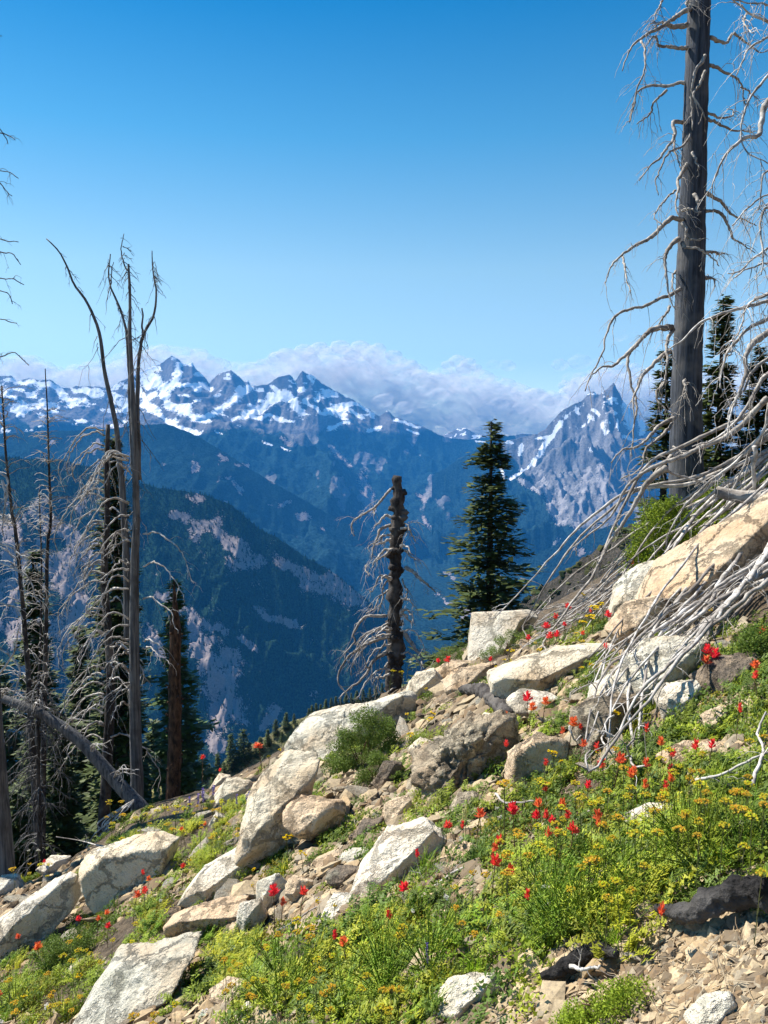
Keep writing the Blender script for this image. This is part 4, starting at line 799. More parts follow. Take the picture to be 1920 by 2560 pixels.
# ------------------------------------------------------------------ flowers
def petals(mb, c, d, n, L, w, spread_, rs, col, up=.0):
    d = np.asarray(d, float); d /= np.linalg.norm(d)
    for k in range(n):
        r = rs.normal(size=3); r -= d * (r @ d); r /= np.linalg.norm(r) + 1e-9; a = rs.uniform(*spread_); v = d * math.cos(a) + r * math.sin(a); s = np.cross(v, rs.normal(size=3)); s /= np.linalg.norm(s) + 1e-9
        ll = L * rs.uniform(.75, 1.2); q = c + r * rs.uniform(0, up); ww = w * rs.uniform(.7, 1.2)
        mb.add([q - s * ww * .3, q + s * ww * .3, q + v * ll * .6 + s * ww * .5, q + v * ll, q + v * ll * .6 - s * ww * .5], quads=[(0, 1, 2, 4)], tris=[(4, 2, 3)], col=np.array(col) * rs.uniform(.75, 1.2))
def flower_proto(kind, k):
    rs = np.random.default_rng(300 + k); h = dict(red=.22, umbel=.29, yellow=.17, white=.18, cream=.22, purple=.22)[kind]; e = bpy.data.objects.new({'red': 'paintbrush_flower', 'umbel': 'umbel_flower', 'yellow': 'yellow_flower', 'white': 'white_flower', 'cream': 'cream_flower', 'purple': 'purple_flower'}[kind], None)
    SC.collection.objects.link(e); st = MB(); bl = MB(); fo = MB()
    bend = rs.uniform(-.04, .04, 2); path = smooth_path([(0, 0, -.04), (bend[0] * .4, bend[1] * .4, h * .5), (bend[0], bend[1], h)], 8); tube(st, path, np.linspace(.0030, .0018, 8), 4, cap=False)
    top = path[-1]
    for i in range(16 if kind != 'umbel' else 8):
        q = path[rs.integers(1, 7)]; a = rs.uniform(0, 6.28); d = np.array([math.cos(a), math.sin(a), rs.uniform(.3, 1.2)]); d /= np.linalg.norm(d); s = np.array([-math.sin(a), math.cos(a), 0]) * .0035; ll = rs.uniform(.02, .045)
        fo.add([q - s, q + s, q + d * ll], tris=[(0, 1, 2)], col=g3(rs.uniform(.7, 1.3)))
    hue_ = (.5, 2.2, 1.0, .8, 1.6)[k % 5]
    if kind == 'red':
        for i, z in enumerate(np.linspace(-.020, .010, 5)): petals(bl, top + np.array([0, 0, z]), (bend[0] * 2, bend[1] * 2, 1), 9, .034 - .002 * i, .0095, (.3 + .12 * (4 - i), 1.25 if i < 3 else .8), rs, (1, hue_ * rs.uniform(.8, 1.2), 1), .005)
    elif kind == 'umbel':
        for i in range(26):
            a = rs.uniform(0, 6.28); r = .035 * math.sqrt(rs.uniform(.02, 1)); t_ = top + np.array([r * math.cos(a), r * math.sin(a), .022 - r * .3 + rs.uniform(-.004, .004)]); tube(st, [top - (0, 0, .004), t_], .0009, 3, cap=False)
            petals(bl, t_, (0, 0, 1), 11, .0065, .006, (.2, 1.5), rs, (rs.uniform(.8, 1.05), rs.uniform(.85, 1.1) * (1.12, .92, 1.0, .86, 1.05)[k % 5], 1.1), .003)
    elif kind in ('yellow', 'white'):
        for i in range(10 if kind == 'yellow' else 14):
            a = rs.uniform(0, 6.28); r = .026 * math.sqrt(rs.uniform(.02, 1)); t_ = top + np.array([r * math.cos(a), r * math.sin(a), rs.uniform(-.006, .012)]); tube(st, [top - (0, 0, .02), t_], .0009, 3, cap=False)
            petals(bl, t_, (0, 0, 1), 12, .0085, .006, (.9, 1.45), rs, (1, rs.uniform(.9, 1.1), 1), .001)
    else:
        for i, z in enumerate(np.linspace(-.07, .02, 11)): petals(bl, top + np.array([0, 0, z]), (0, 0, 1), 6, .012, .007, (.5, 1.2), rs, (1, rs.uniform(.85, 1.15), 1), .005)
    stm = M['darkstem'] if kind == 'red' else M['stem']
    for nm, mb, mt in (('stem', st, stm), ('foliage', fo, M['stem']), ('bloom', bl, M[{'red': 'red', 'umbel': 'mustard', 'yellow': 'yellow', 'white': 'whitefl', 'cream': 'cream', 'purple': 'purple'}[kind]])):
        o = mb.build(nm, mt, smooth=(nm == 'stem')); o.parent = e
    return e, h
FP = {k: [flower_proto(k, i + 10 * j) for i in range({'red': 5, 'umbel': 5, 'yellow': 4, 'white': 2, 'cream': 2, 'purple': 2}[k])] for j, k in enumerate(('red', 'umbel', 'yellow', 'white', 'cream', 'purple'))}
FUSED = {}
def plant_flower(kind, px, py, size, what, group, cat, lst):
    """size: width of the bloom in pixels of the photograph"""
    pool = FP[kind]; i = R.randrange(len(pool)); pr, h = pool[i]
    w0 = {'red': .052, 'umbel': .074, 'yellow': .062, 'white': .062, 'cream': .026, 'purple': .03}[kind]
    x, y, z = hit(px, py, h); y = float(y)
    s = size * y / F / w0; s = min(max(s, .45), 2.6); zz = min(max(s, .85), 1.4); hz = h * zz
    x, y, z = hit(px, py, hz); y = float(y); s = size * y / F / w0; s = min(max(s, .45), 2.6)
    top = P(px, py, y); base = (float(top[0]), y, top[2] - hz)
    if (kind, i) not in FUSED:
        FUSED[(kind, i)] = pr; o = pr; o.location = base; o.scale = (s, s, zz); o.rotation_euler = (0, 0, R.uniform(0, 6.28))
    else: o = copy_tree(pr, base, R.uniform(0, 6.28), (s, s, zz), (R.uniform(-.05, .05), R.uniform(-.05, .05)))
    o['category'] = cat; o['group'] = group; lst.append((px, py, o))
RED = [(1411, 1516, 17), (1384, 1542, 15), (1365, 1563, 22), (1370, 1591, 20), (1389, 1586, 17), (1325, 1594, 14), (1416, 1561, 12), (1463, 1582, 12), (1524, 1536, 18), (1511, 1613, 14), (1125, 1649, 17), (1100, 1652, 12), (1226, 1648, 12), (1319, 1744, 26), (1320, 1767, 22), (1355, 1751, 21), (1271, 1791, 23), (1270, 1834, 17), (1268, 1857, 14),
       (1419, 1803, 26), (1446, 1814, 13), (1400, 1827, 12), (1343, 1851, 20), (1443, 1857, 19), (1499, 1866, 17), (1532, 1890, 30), (1520, 1911, 24), (1359, 1909, 14), (1628, 1906, 20), (1661, 1857, 18), (1675, 1886, 19), (1742, 1865, 20), (1771, 1861, 20), (1582, 1935, 19), (1598, 1932, 18), (1688, 1925, 14), (1678, 1939, 18), (1607, 1960, 16), (1663, 1967, 16),
       (1468, 1961, 19), (1368, 1964, 19), (1615, 1817, 15), (1776, 1622, 28), (1790, 1636, 26), (1780, 1652, 24), (1889, 1660, 24), (1899, 1689, 17), (1900, 1576, 19), (1842, 1770, 13), (1190, 2034, 27), (1113, 2063, 22), (1290, 2025, 31), (1356, 2010, 23), (1337, 2037, 24), (1401, 2005, 18), (1365, 2039, 16), (1380, 2047, 20), (1416, 2039, 19), (1479, 2037, 23), (1495, 2054, 13), (1426, 2066, 29),
       (1365, 2086, 21), (1391, 2083, 17), (1258, 2099, 22), (1161, 2063, 12), (1050, 2135, 12), (1003, 2220, 29), (1229, 2122, 20), (1229, 2151, 34), (1264, 2165, 26), (966, 2290, 17), (1326, 2238, 14), (1646, 2272, 14), (686, 2229, 30), (747, 2230, 25), (700, 2263, 19), (839, 2340, 15), (871, 2356, 26), (605, 2120, 14), (454, 2168, 14), (352, 2181, 11), (367, 2198, 13), (360, 2223, 18),
       (329, 2237, 20), (310, 2126, 11), (356, 2124, 9), (198, 2296, 15), (240, 2299, 13), (267, 2278, 14), (75, 2296, 10), (53, 2319, 15), (52, 2343, 14), (95, 2363, 22), (7, 2479, 17), (267, 2314, 17), (110, 2153, 9), (654, 1868, 28), (505, 1895, 13), (551, 1927, 9), (515, 2058, 10), (463, 2070, 12), (1791, 1258, 12), (1587, 1405, 13), (1480, 1528, 9), (1960, 1400, 12)]
L1 = []
for a in RED[:-1]: plant_flower('red', a[0], a[1], a[2], '', 'red paintbrush flowers across the slope', 'flower', L1)
auto_labels(L1, 'red paintbrush flower')
YEL = [(1490, 1513, 30), (1484, 1539, 34), (1463, 1553, 24), (1514, 1510, 22), (1500, 1523, 22), (1456, 1600, 18), (1440, 1580, 14), (1275, 1623, 26), (1337, 1621, 20), (1293, 1655, 18), (1452, 1670, 18), (1478, 1660, 18), (1559, 1785, 27), (1388, 1875, 28), (1371, 1886, 20), (1402, 1900, 16), (1487, 1879, 16), (1038, 1834, 23), (1061, 1793, 24), (1093, 1785, 20), (1466, 1488, 17),
       (1669, 1483, 25), (1602, 1435, 20), (1570, 1538, 24), (1576, 1461, 22), (1631, 1475, 16), (1620, 1516, 20), (1779, 1524, 25), (1793, 1519, 16), (974, 1678, 20), (1009, 1678, 18), (1342, 1643, 20), (1356, 1648, 14), (720, 2090, 25), (735, 2086, 18), (758, 2130, 16), (770, 2138, 14), (628, 2172, 14), (480, 2146, 12), (69, 2486, 20), (200, 2434, 22), (671, 1893, 16), (703, 1873, 12), (1345, 1608, 12), (1060, 1720, 12),
       (1650, 1450, 14), (1590, 1480, 15), (1610, 1550, 16), (1555, 1560, 14), (640, 2215, 12), (805, 2255, 16), (830, 2262, 14), (1020, 1785, 14), (1260, 1650, 14), (1240, 1665, 12)]
L2 = []
for a in YEL: plant_flower('yellow', *a, '', 'clusters of small bright yellow flowers', 'flower', L2)
auto_labels(L2, 'bright yellow flower cluster')
UMB = [(1759, 1977, 44), (1833, 1983, 30), (1863, 2030, 44), (1712, 2053, 30), (1750, 2064, 32), (1802, 2064, 28), (1689, 2087, 36), (1637, 2087, 36), (1594, 2080, 42), (1565, 2052, 34), (1614, 1995, 30), (1600, 1980, 30), (1307, 2095, 34), (1330, 2116, 38), (1353, 2130, 34), (1290, 2085, 26), (1463, 2168, 46), (1478, 2160, 36), (1411, 2220, 26), (1275, 2191, 40), (1458, 1995, 40),
       (1388, 2018, 30), (1892, 2174, 30), (1562, 2220, 32), (1515, 2250, 34), (1614, 2177, 30), (1450, 2170, 30), (1264, 1962, 44), (1690, 1940, 30), (1880, 2060, 38), (1905, 1990, 30), (1530, 2225, 30), (1575, 2240, 30), (1880, 1860, 26), (1905, 1850, 30), (745, 2310, 34), (760, 2325, 30), (730, 2335, 24), (990, 2345, 30), (1180, 2188, 22), (1210, 2195, 24), (1142, 2235, 20), (1020, 2330, 28)]
for (cx, cy, rx, ry, nn, sz) in [(430, 2050, 170, 55, 44, 15), (1600, 2040, 280, 90, 26, 26), (1820, 1990, 100, 60, 12, 28), (700, 2430, 150, 90, 16, 22), (90, 2470, 110, 70, 14, 20), (1180, 2300, 90, 50, 4, 20), (420, 2540, 90, 30, 4, 24), (250, 2360, 120, 50, 12, 16), (1300, 2110, 60, 40, 5, 26), (900, 2500, 160, 50, 12, 22), (60, 2180, 60, 25, 6, 15), (1640, 1900, 120, 30, 6, 22), (620, 2450, 60, 80, 8, 22)]:
    for _ in range(nn): UMB.append((cx + R.uniform(-1, 1) * rx, cy + R.uniform(-1, 1) * ry, sz * R.uniform(.7, 1.3)))
L3 = []
for a in UMB: plant_flower('umbel', *a, '', 'mustard-yellow flat-topped umbels in the meadow', 'flower', L3)
auto_labels(L3, 'mustard-yellow umbel')
L4 = []
for a in [(95, 2525, 24), (480, 2530, 34), (98, 2125, 12), (68, 2127, 9), (1017, 1657, 12), (165, 1900, 9), (395, 2258, 12), (1355, 2210, 22), (1360, 2260, 18), (1100, 2250, 22), (1047, 2278, 14), (1244, 2020, 10), (1150, 2100, 10), (15, 2540, 22), (1255, 2050, 12), (350, 2080, 9)]: plant_flower('white', *a, '', 'white flower heads in the grass', 'flower', L4)
auto_labels(L4, 'white flower head')
L5 = []
for a in [(1165, 2025, 9), (1158, 2035, 9), (1204, 2018, 9), (1843, 1740, 9), (1866, 1745, 9), (380, 1980, 7), (401, 1973, 6)]: plant_flower('cream', *a, '', 'cream flower spikes', 'flower', L5)
auto_labels(L5, 'cream flower spike')
L6 = []
for a in [(500, 1985, 9), (508, 1978, 9), (490, 1992, 9), (530, 1972, 9), (478, 1998, 8), (612, 1990, 10), (622, 1985, 9), (596, 1995, 8), (1070, 2370, 10)]: plant_flower('purple', *a, '', 'purple flower spikes at the top of the meadow strip', 'flower', L6)
auto_labels(L6, 'purple flower spike')

# ------------------------------------------------------------------ dead wood
def wig(p, amp, seed=None):
    n_ = len(p); k = np.cumsum(rng.normal(size=(n_, 3)), 0); k -= np.linspace(0, 1, n_)[:, None] * k[-1]; return p + amp * k / math.sqrt(n_)
def twigs(mb, path, r0, L, n_, lv=1, droop=.5, sides=3, tpos=(.25, 1)):
    """fine side shoots along a branch"""
    seg = np.linalg.norm(np.diff(path, axis=0), axis=1).sum()
    for _ in range(n_):
        t = rng.uniform(*tpos); i = min(int(t * (len(path) - 1)), len(path) - 2); q = path[i] + (path[i + 1] - path[i]) * rng.random(); d = path[i + 1] - path[i]; d /= np.linalg.norm(d) + 1e-9
        s = rng.normal(size=3) * (1, .7, 1); s -= d * (s @ d); s /= np.linalg.norm(s) + 1e-9; v = d * rng.uniform(.3, 1.1) + s * rng.uniform(.5, 1); v /= np.linalg.norm(v); ll = L * rng.uniform(.35, 1.2) * (1.15 - .5 * t)
        m_ = 7; tt = np.linspace(0, 1, m_)[:, None]; p = q + v * ll * tt + np.array([0, 0, -droop * ll]) * tt ** 2; p = wig(p, ll * .10); rr = r0 * rng.uniform(.5, 1) * np.linspace(1, .3, m_)
        tube(mb, p, rr, sides, cap=False)
        if lv > 0 and rng.random() < .75: twigs(mb, p, r0 * .6, ll * .5, rng.integers(1, 4), lv - 1, droop, sides)
def zoomer(x0, y0, s): return lambda pts: [(x0 + a / s, y0 + b / s) for a, b in pts]
Z7, Z8, Z5, Z6 = zoomer(1400, 0, 2.765), zoomer(1300, 750, 2.458), zoomer(0, 500, 2.37), zoomer(0, 1200, 2.458)
def branch(parent, pts, Y0, r0, r1=.004, dy=.0, tw=8, TL=.28, mat='silver', name='branch', n_=None, amp=.035, droop=.5, lv=1, Ys=None, tr=None, swing=None):
    """a limb through traced points; its depth wanders away from Y0 by dy"""
    k = len(pts); Yk = np.asarray(Ys) if Ys is not None else Y0 + dy * np.linspace(0, 1, k) ** .8 + (0 if swing is None else swing)
    w = np.array([P(a, b, y) for (a, b), y in zip(pts, Yk)]); n_ = n_ or max(12, 6 * k); p = wig(smooth_path(w, n_), amp); p += (w[0] - p[0]) * np.linspace(1, 0, n_)[:, None]
    mb = MB(); tube(mb, p, np.linspace(r0, r1, n_) * (1 + .12 * rng.normal(size=n_).clip(-1, 1)), 6, rough=.06)
    if tw: twigs(mb, p, tr or max(r1, .0035), TL, tw, lv, droop)
    return mb.build(name, M[mat], parent)
# the tall snag
YB = 11.0
bx = 1722; base = P(bx, 1335, YB); base[2] = float(ground(base[0], YB)) - .1
T1 = empty('dead_tree', base, 'tall bare grey snag with thick straight trunk and drooping limbs, right of the fir', 'dead tree')
tr_pts = [(1752, -420, 26), (1751, -60, 27), (1751, 0, 26.5), (1740, 290, 29.5), (1733, 540, 30.5), (1724, 800, 33.5), (1716, 1000, 36.5), (1716, 1150, 37.5), (1718, 1260, 40), (1718, 1330, 46)][::-1]
pp = np.array([P(a, b, YB) for a, b, _ in tr_pts]); pp[0] = (pp[0] + base) / 2; pp = np.concatenate([[base], pp]); rd = np.array([50] + [c for _, _, c in tr_pts]) * YB / F * .93
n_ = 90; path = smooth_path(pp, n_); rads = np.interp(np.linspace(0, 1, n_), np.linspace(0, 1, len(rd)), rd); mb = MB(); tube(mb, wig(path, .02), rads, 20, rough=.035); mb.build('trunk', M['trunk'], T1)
B7 = [([(900, 60), (800, 110), (740, 150), (650, 190), (580, 250), (500, 330), (430, 490)], .030, -.6), ([(560, 285), (590, 350), (585, 480), (540, 640), (480, 850)], .014, -.5), ([(880, 170), (770, 185), (700, 160), (640, 195)], .034, -.2), ([(880, 335), (740, 325), (690, 305), (685, 260), (640, 258), (590, 330)], .024, -.3),
      ([(870, 570), (750, 610), (670, 600), (560, 630), (510, 720), (480, 850)], .022, .4), ([(740, 620), (650, 710), (640, 770), (530, 860)], .016, .4), ([(860, 840), (790, 828), (770, 850), (785, 930), (730, 1010), (680, 1090), (600, 1150), (545, 1250)], .026, -.5), ([(785, 935), (790, 1040), (835, 1170)], .016, -.5), ([(915, 900), (850, 1000), (760, 1040), (720, 1110), (690, 1200), (660, 1240), (680, 1350)], .016, -.9),
      ([(880, 1125), (820, 1240), (825, 1320), (800, 1440), (830, 1500)], .026, -.6), ([(800, 1315), (720, 1400), (650, 1490), (705, 1555)], .013, -.6), ([(850, 1520), (770, 1510), (700, 1580), (630, 1640), (530, 1700), (430, 1770), (360, 1850), (310, 1960)], .032, -.8), ([(430, 1770), (450, 1900), (490, 2030)], .015, -.8), ([(820, 1650), (740, 1740), (725, 1830), (740, 1990), (760, 2080), (800, 2140)], .027, -.5),
      ([(1035, 255), (1140, 295), (1185, 225), (1240, 260), (1300, 320), (1370, 370), (1438, 350)], .022, .5), ([(1035, 450), (1110, 480), (1180, 540), (1250, 600), (1290, 750)], .022, .4), ([(1250, 600), (1310, 620), (1370, 680)], .010, .4), ([(1020, 780), (1090, 790), (1180, 800), (1195, 760), (1150, 755)], .017, .3), ([(1020, 820), (1150, 860), (1260, 890), (1370, 905)], .020, .5), ([(1010, 1330), (1090, 1380), (1150, 1460), (1250, 1520), (1360, 1560)], .024, .4),
      ([(1005, 1460), (1100, 1480), (1150, 1560), (1190, 1650), (1270, 1710), (1350, 1750)], .024, .2), ([(1000, 1740), (1080, 1750), (1140, 1755)], .022, .2), ([(990, 1910), (1040, 1935), (1070, 1980)], .026, .1), ([(880, 10), (870, 40), (900, 30)], .016, -.2), ([(710, 0), (690, 60), (660, 100), (650, 160)], .012, -.2), ([(800, 1870), (770, 1950), (800, 2060)], .014, -.3)]
for pts, r, dy in B7: branch(T1, Z7(pts), YB - .05 * (dy < 0), r * 1.15, .006, dy, tw=9, TL=.38, droop=.7)
for pts, r in [([(1005, 380), (965, 450), (930, 500), (910, 600), (905, 800), (915, 900)], .024), ([(1005, 490), (980, 560), (940, 620), (940, 680), (1010, 830)], .020), ([(920, 1050), (940, 1100), (960, 1160)], .018), ([(845, 1540), (880, 1590), (900, 1640), (970, 1660)], .026), ([(850, 1680), (870, 1710), (920, 1712), (1000, 1750), (1100, 1840)], .022), ([(930, 1350), (945, 1400), (935, 1450), (950, 1490)], .030), ([(840, 1460), (890, 1445), (950, 1470)], .018)]:
    branch(T1, Z7(pts), YB - .35, r, .008, -.15, tw=3, TL=.16)
B8 = [([(930, 170), (870, 175), (800, 200), (720, 270), (600, 380), (520, 410), (440, 460)], .044, -.9), ([(720, 275), (660, 350), (660, 460), (700, 620), (710, 700), (690, 850), (680, 960)], .026, -.7), ([(925, 310), (830, 380), (750, 480), (710, 620), (700, 760)], .034, -.7), ([(945, 725), (850, 790), (780, 860), (700, 910), (620, 920), (560, 1000)], .030, -1.0), ([(900, 500), (850, 550), (850, 600), (890, 660), (940, 700)], .022, -.4),
      ([(945, 180), (910, 280), (920, 380), (880, 500), (850, 600)], .026, -.5), ([(985, -70), (925, -20), (850, 0), (760, 40), (680, 60), (570, 120), (520, 240), (510, 330), (440, 460), (400, 560)], .026, -.9), ([(920, 40), (870, 110), (830, 180)], .02, -.3), ([(935, 760), (850, 850), (760, 930), (740, 1040), (620, 1100)], .026, -.9), ([(1015, 450), (1020, 520), (1010, 580), (1045, 650)], .030, -.3), ([(930, 960), (850, 1040), (760, 1150), (740, 1240)], .03, -.8), ([(940, 900), (1010, 960), (1080, 900), (1095, 860)], .014, -.6)]
for pts, r, dy in B8: branch(T1, Z8(pts), YB - (.1 if dy > -.5 else .15), r, .007, dy, tw=9, TL=.38, droop=.8)

# dead tree standing just outside the frame at the right, its limbs reach in
Y2 = 7.4; b2 = P(2080, 1500, Y2); b2[2] = float(ground(b2[0], Y2)) - .1
T2 = empty('dead_tree', b2, 'dead tree off the right edge whose pale curved limbs reach into the sky', 'dead tree')
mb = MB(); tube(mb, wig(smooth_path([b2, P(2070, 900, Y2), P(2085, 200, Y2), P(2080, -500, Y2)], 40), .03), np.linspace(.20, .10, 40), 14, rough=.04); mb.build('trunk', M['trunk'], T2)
for pts, r in [(Z7([(1840, 500), (1560, 640), (1438, 710), (1410, 830), (1380, 930), (1270, 950), (1130, 1100), (1050, 1290)]), .042), (Z7([(1850, 300), (1600, 400), (1438, 520), (1300, 720), (1255, 900), (1300, 1050), (1438, 1130)]), .018), (Z7([(1850, 100), (1600, 170), (1438, 250), (1300, 330), (1220, 520)]), .020), (Z7([(1850, 250), (1600, 230), (1438, 160), (1250, 60), (1160, -40)]), .020), (Z7([(1850, 150), (1600, 90), (1438, 50), (1200, 0)]), .016), (Z7([(1300, 90), (1280, 150), (1340, 230)]), .010),
               (Z7([(1850, 1000), (1650, 1100), (1438, 1180), (1390, 1300), (1370, 1450)]), .014), (Z7([(1850, 1450), (1600, 1420), (1438, 1350), (1300, 1450), (1190, 1560)]), .012), (Z7([(1850, 1500), (1600, 1480), (1430, 1430), (1380, 1560), (1400, 1700), (1390, 1900)]), .022), (Z7([(1850, 1650), (1600, 1640), (1438, 1690), (1340, 1780), (1230, 1880), (1160, 1890)]), .018), (Z7([(1850, 1900), (1600, 1880), (1438, 1830), (1330, 1860), (1210, 1920)]), .015), (Z7([(1850, 1800), (1600, 1950), (1438, 2030), (1320, 2100), (1250, 2200)]), .018),
               (Z8([(1850, -60), (1660, -20), (1524, 20), (1400, 60), (1250, 105), (1120, 150), (1000, 250), (900, 310)]), .026), (Z8([(1850, 0), (1660, 60), (1524, 110), (1400, 190), (1300, 290), (1240, 450), (1230, 540)]), .030), (Z8([(1850, 150), (1660, 180), (1524, 330), (1430, 420), (1380, 530), (1300, 660), (1280, 800)]), .024), (Z8([(1850, 60), (1640, 130), (1500, 210), (1430, 260), (1385, 350), (1385, 480), (1330, 600), (1290, 700), (1270, 850)]), .045), (Z8([(1700, -100), (1430, 0), (1380, 120), (1320, 250), (1300, 330)]), .013), (Z8([(1850, 420), (1524, 460), (1400, 640), (1300, 760), (1200, 850), (1060, 900)]), .03)]:
    branch(T2, pts, Y2, r, .005, -.5, tw=13, TL=.36, mat='twig', droop=.7, amp=.025)

# the fallen tree: log and its fan of long bleached branches
lg = P(1905, 1250, 8.6); gz = float(ground(lg[0], 8.6))
T3 = empty('fallen_tree', lg, 'fallen bleached tree with a fan of long pale branches over the rocks', 'fallen tree')
mb = MB(); tube(mb, wig(smooth_path([P(1790, 1228, 8.9), P(1850, 1240, 8.8), P(1930, 1236, 8.6), P(2100, 1180, 8.2), P(2300, 1090, 8.0)], 40), .02), np.concatenate([np.linspace(.06, .085, 12), np.linspace(.09, .16, 28)]), 12, rough=.07); mb.build('trunk', M['silver'], T3)
GA = np.array([(2010, 950), (1880, 1050), (1740, 1140), (1620, 1190), (1540, 1300), (1470, 1400), (1340, 1540)], float)
GB = np.array([(2010, 1180), (1910, 1300), (1800, 1410), (1700, 1510), (1590, 1600), (1505, 1700), (1468, 1850)], float)
GC = np.array([(2010, 1400), (1950, 1450), (1870, 1500), (1780, 1570), (1720, 1640), (1660, 1720), (1590, 1810)], float)
def ydep(px, py, hgt):
    x, y, z = hit(px, py, hgt); return min(float(y), 9.6)
def fan(G0, G1, k, r, hmax, ls=1.0, dj=18, cv=0):
    for i in range(k):
        f = (i + R.random()) / k; a = G0 * (1 - f) + G1 * f; tl_ = np.linspace(-.5, 1, len(a))[:, None]; a = a + rng.normal(size=2) * dj + rng.normal(size=2) * dj * 1.6 * tl_ + rng.normal(size=2) * dj * 1.3 * tl_ ** 2 + rng.normal(size=a.shape) * 5
        if cv:
            ph = R.uniform(0, 6.28); w_ = np.linspace(0, 1, len(a))[:, None]; a = a + cv * np.sin(ph + w_ * R.uniform(2.5, 5)) * np.array([[.6, .7]]) * (.3 + w_) * R.choice([-1, 1])
            if R.random() < .45: e_ = a[-1]; a = np.concatenate([a, [e_ + (-22, 6), e_ + (-30, -22), e_ + (-12, -40)]]) if R.random() < .5 else np.concatenate([a, [e_ + (-4, 34), e_ + (20, 58), e_ + (48, 52)]])
        cut = R.uniform(.65, 1.0) if ls < 1 or R.random() < .5 else 1.0; m_ = max(4, int(len(a) * cut)); a = a[:m_]; h = R.uniform(.06, hmax)
        Ys = [ydep(x, y, h * (1 - .5 * j / len(a)) + .03) for j, (x, y) in enumerate(a)]; Ys = np.convolve(np.pad(Ys, 2, mode='edge'), [.15, .2, .3, .2, .15], 'valid')
        branch(T3, [tuple(q) for q in a], 0, r * R.uniform(.6, 1.25), .005, tw=R.randrange(5, 11), TL=.32, mat='twig' if R.random() < .7 else 'silver', Ys=Ys, droop=.25, amp=.035, tr=.005)
fan(GA, GB, 12, .027, .7, cv=50); fan(GA * .35 + GB * .65, GB + (10, 20), 9, .022, .4, cv=40); fan(GB, GC, 17, .022, .4, cv=34); fan(GA + (0, 60), GB - (0, 40), 7, .030, .6, cv=45); fan(GB + (40, -20), GC + (20, -30), 6, .028, .4, dj=10, cv=26)
# fine sticks under the fan, along the skyline
G2 = np.array([(1620, 1370), (1540, 1430), (1450, 1490), (1350, 1540), (1300, 1560)], float); G3 = np.array([(1600, 1440), (1500, 1500), (1420, 1560), (1340, 1600), (1290, 1650)], float); fan(G2, G3, 22, .010, .18, .8, 14)
for pts, r in [(Z8([(1524, 600), (1400, 740), (1250, 850), (1000, 960), (880, 1010), (760, 1080), (660, 1180), (580, 1330), (480, 1420), (360, 1500), (345, 1570)]), .034), (Z8([(1524, 760), (1400, 950), (1250, 1080), (1130, 1170), (1010, 1300), (920, 1480), (960, 1620), (1060, 1600)]), .018), (Z8([(1440, 900), (1440, 1200), (1445, 1450), (1480, 1650)]), .026), (Z8([(900, 1030), (820, 1080), (750, 1180), (650, 1350), (560, 1480), (480, 1620), (380, 1720)]), .036), (Z8([(1560, 500), (1480, 800), (1400, 900), (1330, 1100), (1240, 1270), (1150, 1330)]), .022), (Z8([(880, 1040), (960, 1070), (1100, 1100), (1200, 1100), (1260, 1070)]), .016)]:
    branch(T3, pts, 8.6, r, .006, .6, tw=14, TL=.34, mat='silver' if r > .03 else 'twig', droop=.5)
# ------------------------------------------------------------------ the broken snag in the middle
Y4 = 15.5; pk = [(990, 1760, 23), (985, 1680, 22), (988, 1600, 22), (986, 1500, 21), (988, 1430, 20), (990, 1380, 19), (994, 1330, 18), (996, 1290, 15), (994, 1262, 17), (996, 1240, 19), (992, 1212, 16), (995, 1190, 11)]
b4 = P(990, 1790, Y4); b4[2] = min(b4[2], float(ground(b4[0], Y4)) - .05)
T4 = empty('dead_tree', b4, 'short broken-topped dark snag with gnarled knots and curling branches in the middle', 'dead tree')
pp = np.array([b4] + [P(a, b, Y4) for a, b, _ in pk]); rd = np.array([24] + [c for _, _, c in pk]) * Y4 / F; path = smooth_path(pp, 64); rads = np.interp(np.linspace(0, 1, 64), np.linspace(0, 1, len(rd)), rd) * (1 + .16 * np.sin(np.arange(64) * 1.35) * rng.random(64)); mb = MB(); rads = rads * .88; tube(mb, wig(path, .02), rads, 22, rough=.05); vt = mb.v[0]; kn = fbm(vt * 5.5, 3, True, .6); axd = vt - np.repeat(np.concatenate([path]), 22, 0)[:len(vt)] if False else None
cen = np.stack([np.interp(vt[:, 2], path[:, 2], path[:, 0]), np.interp(vt[:, 2], path[:, 2], path[:, 1]), vt[:, 2]], 1); mb.v[0] = vt + (vt - cen) * (.55 * (kn - .35) + .35 * fbm(vt * 14, 2))[:, None]
v, f = ico(2)
for k in range(34):
    t = rng.uniform(.25, 1); q = path[int(t * 63)]; a = rng.uniform(0, 6.28); r = rads[int(t * 63)]; c = q + np.array([math.cos(a), math.sin(a), 0]) * r * .85; s = rng.uniform(.05, .12); mb.add(c + v * (1 + .2 * rng.uniform(-1, 1, (len(v), 1))) * s * (1, 1, .7), tris=f)
mb.build('trunk', M['darkbark'], T4)
Z9 = zoomer(800, 1150, 2.765)
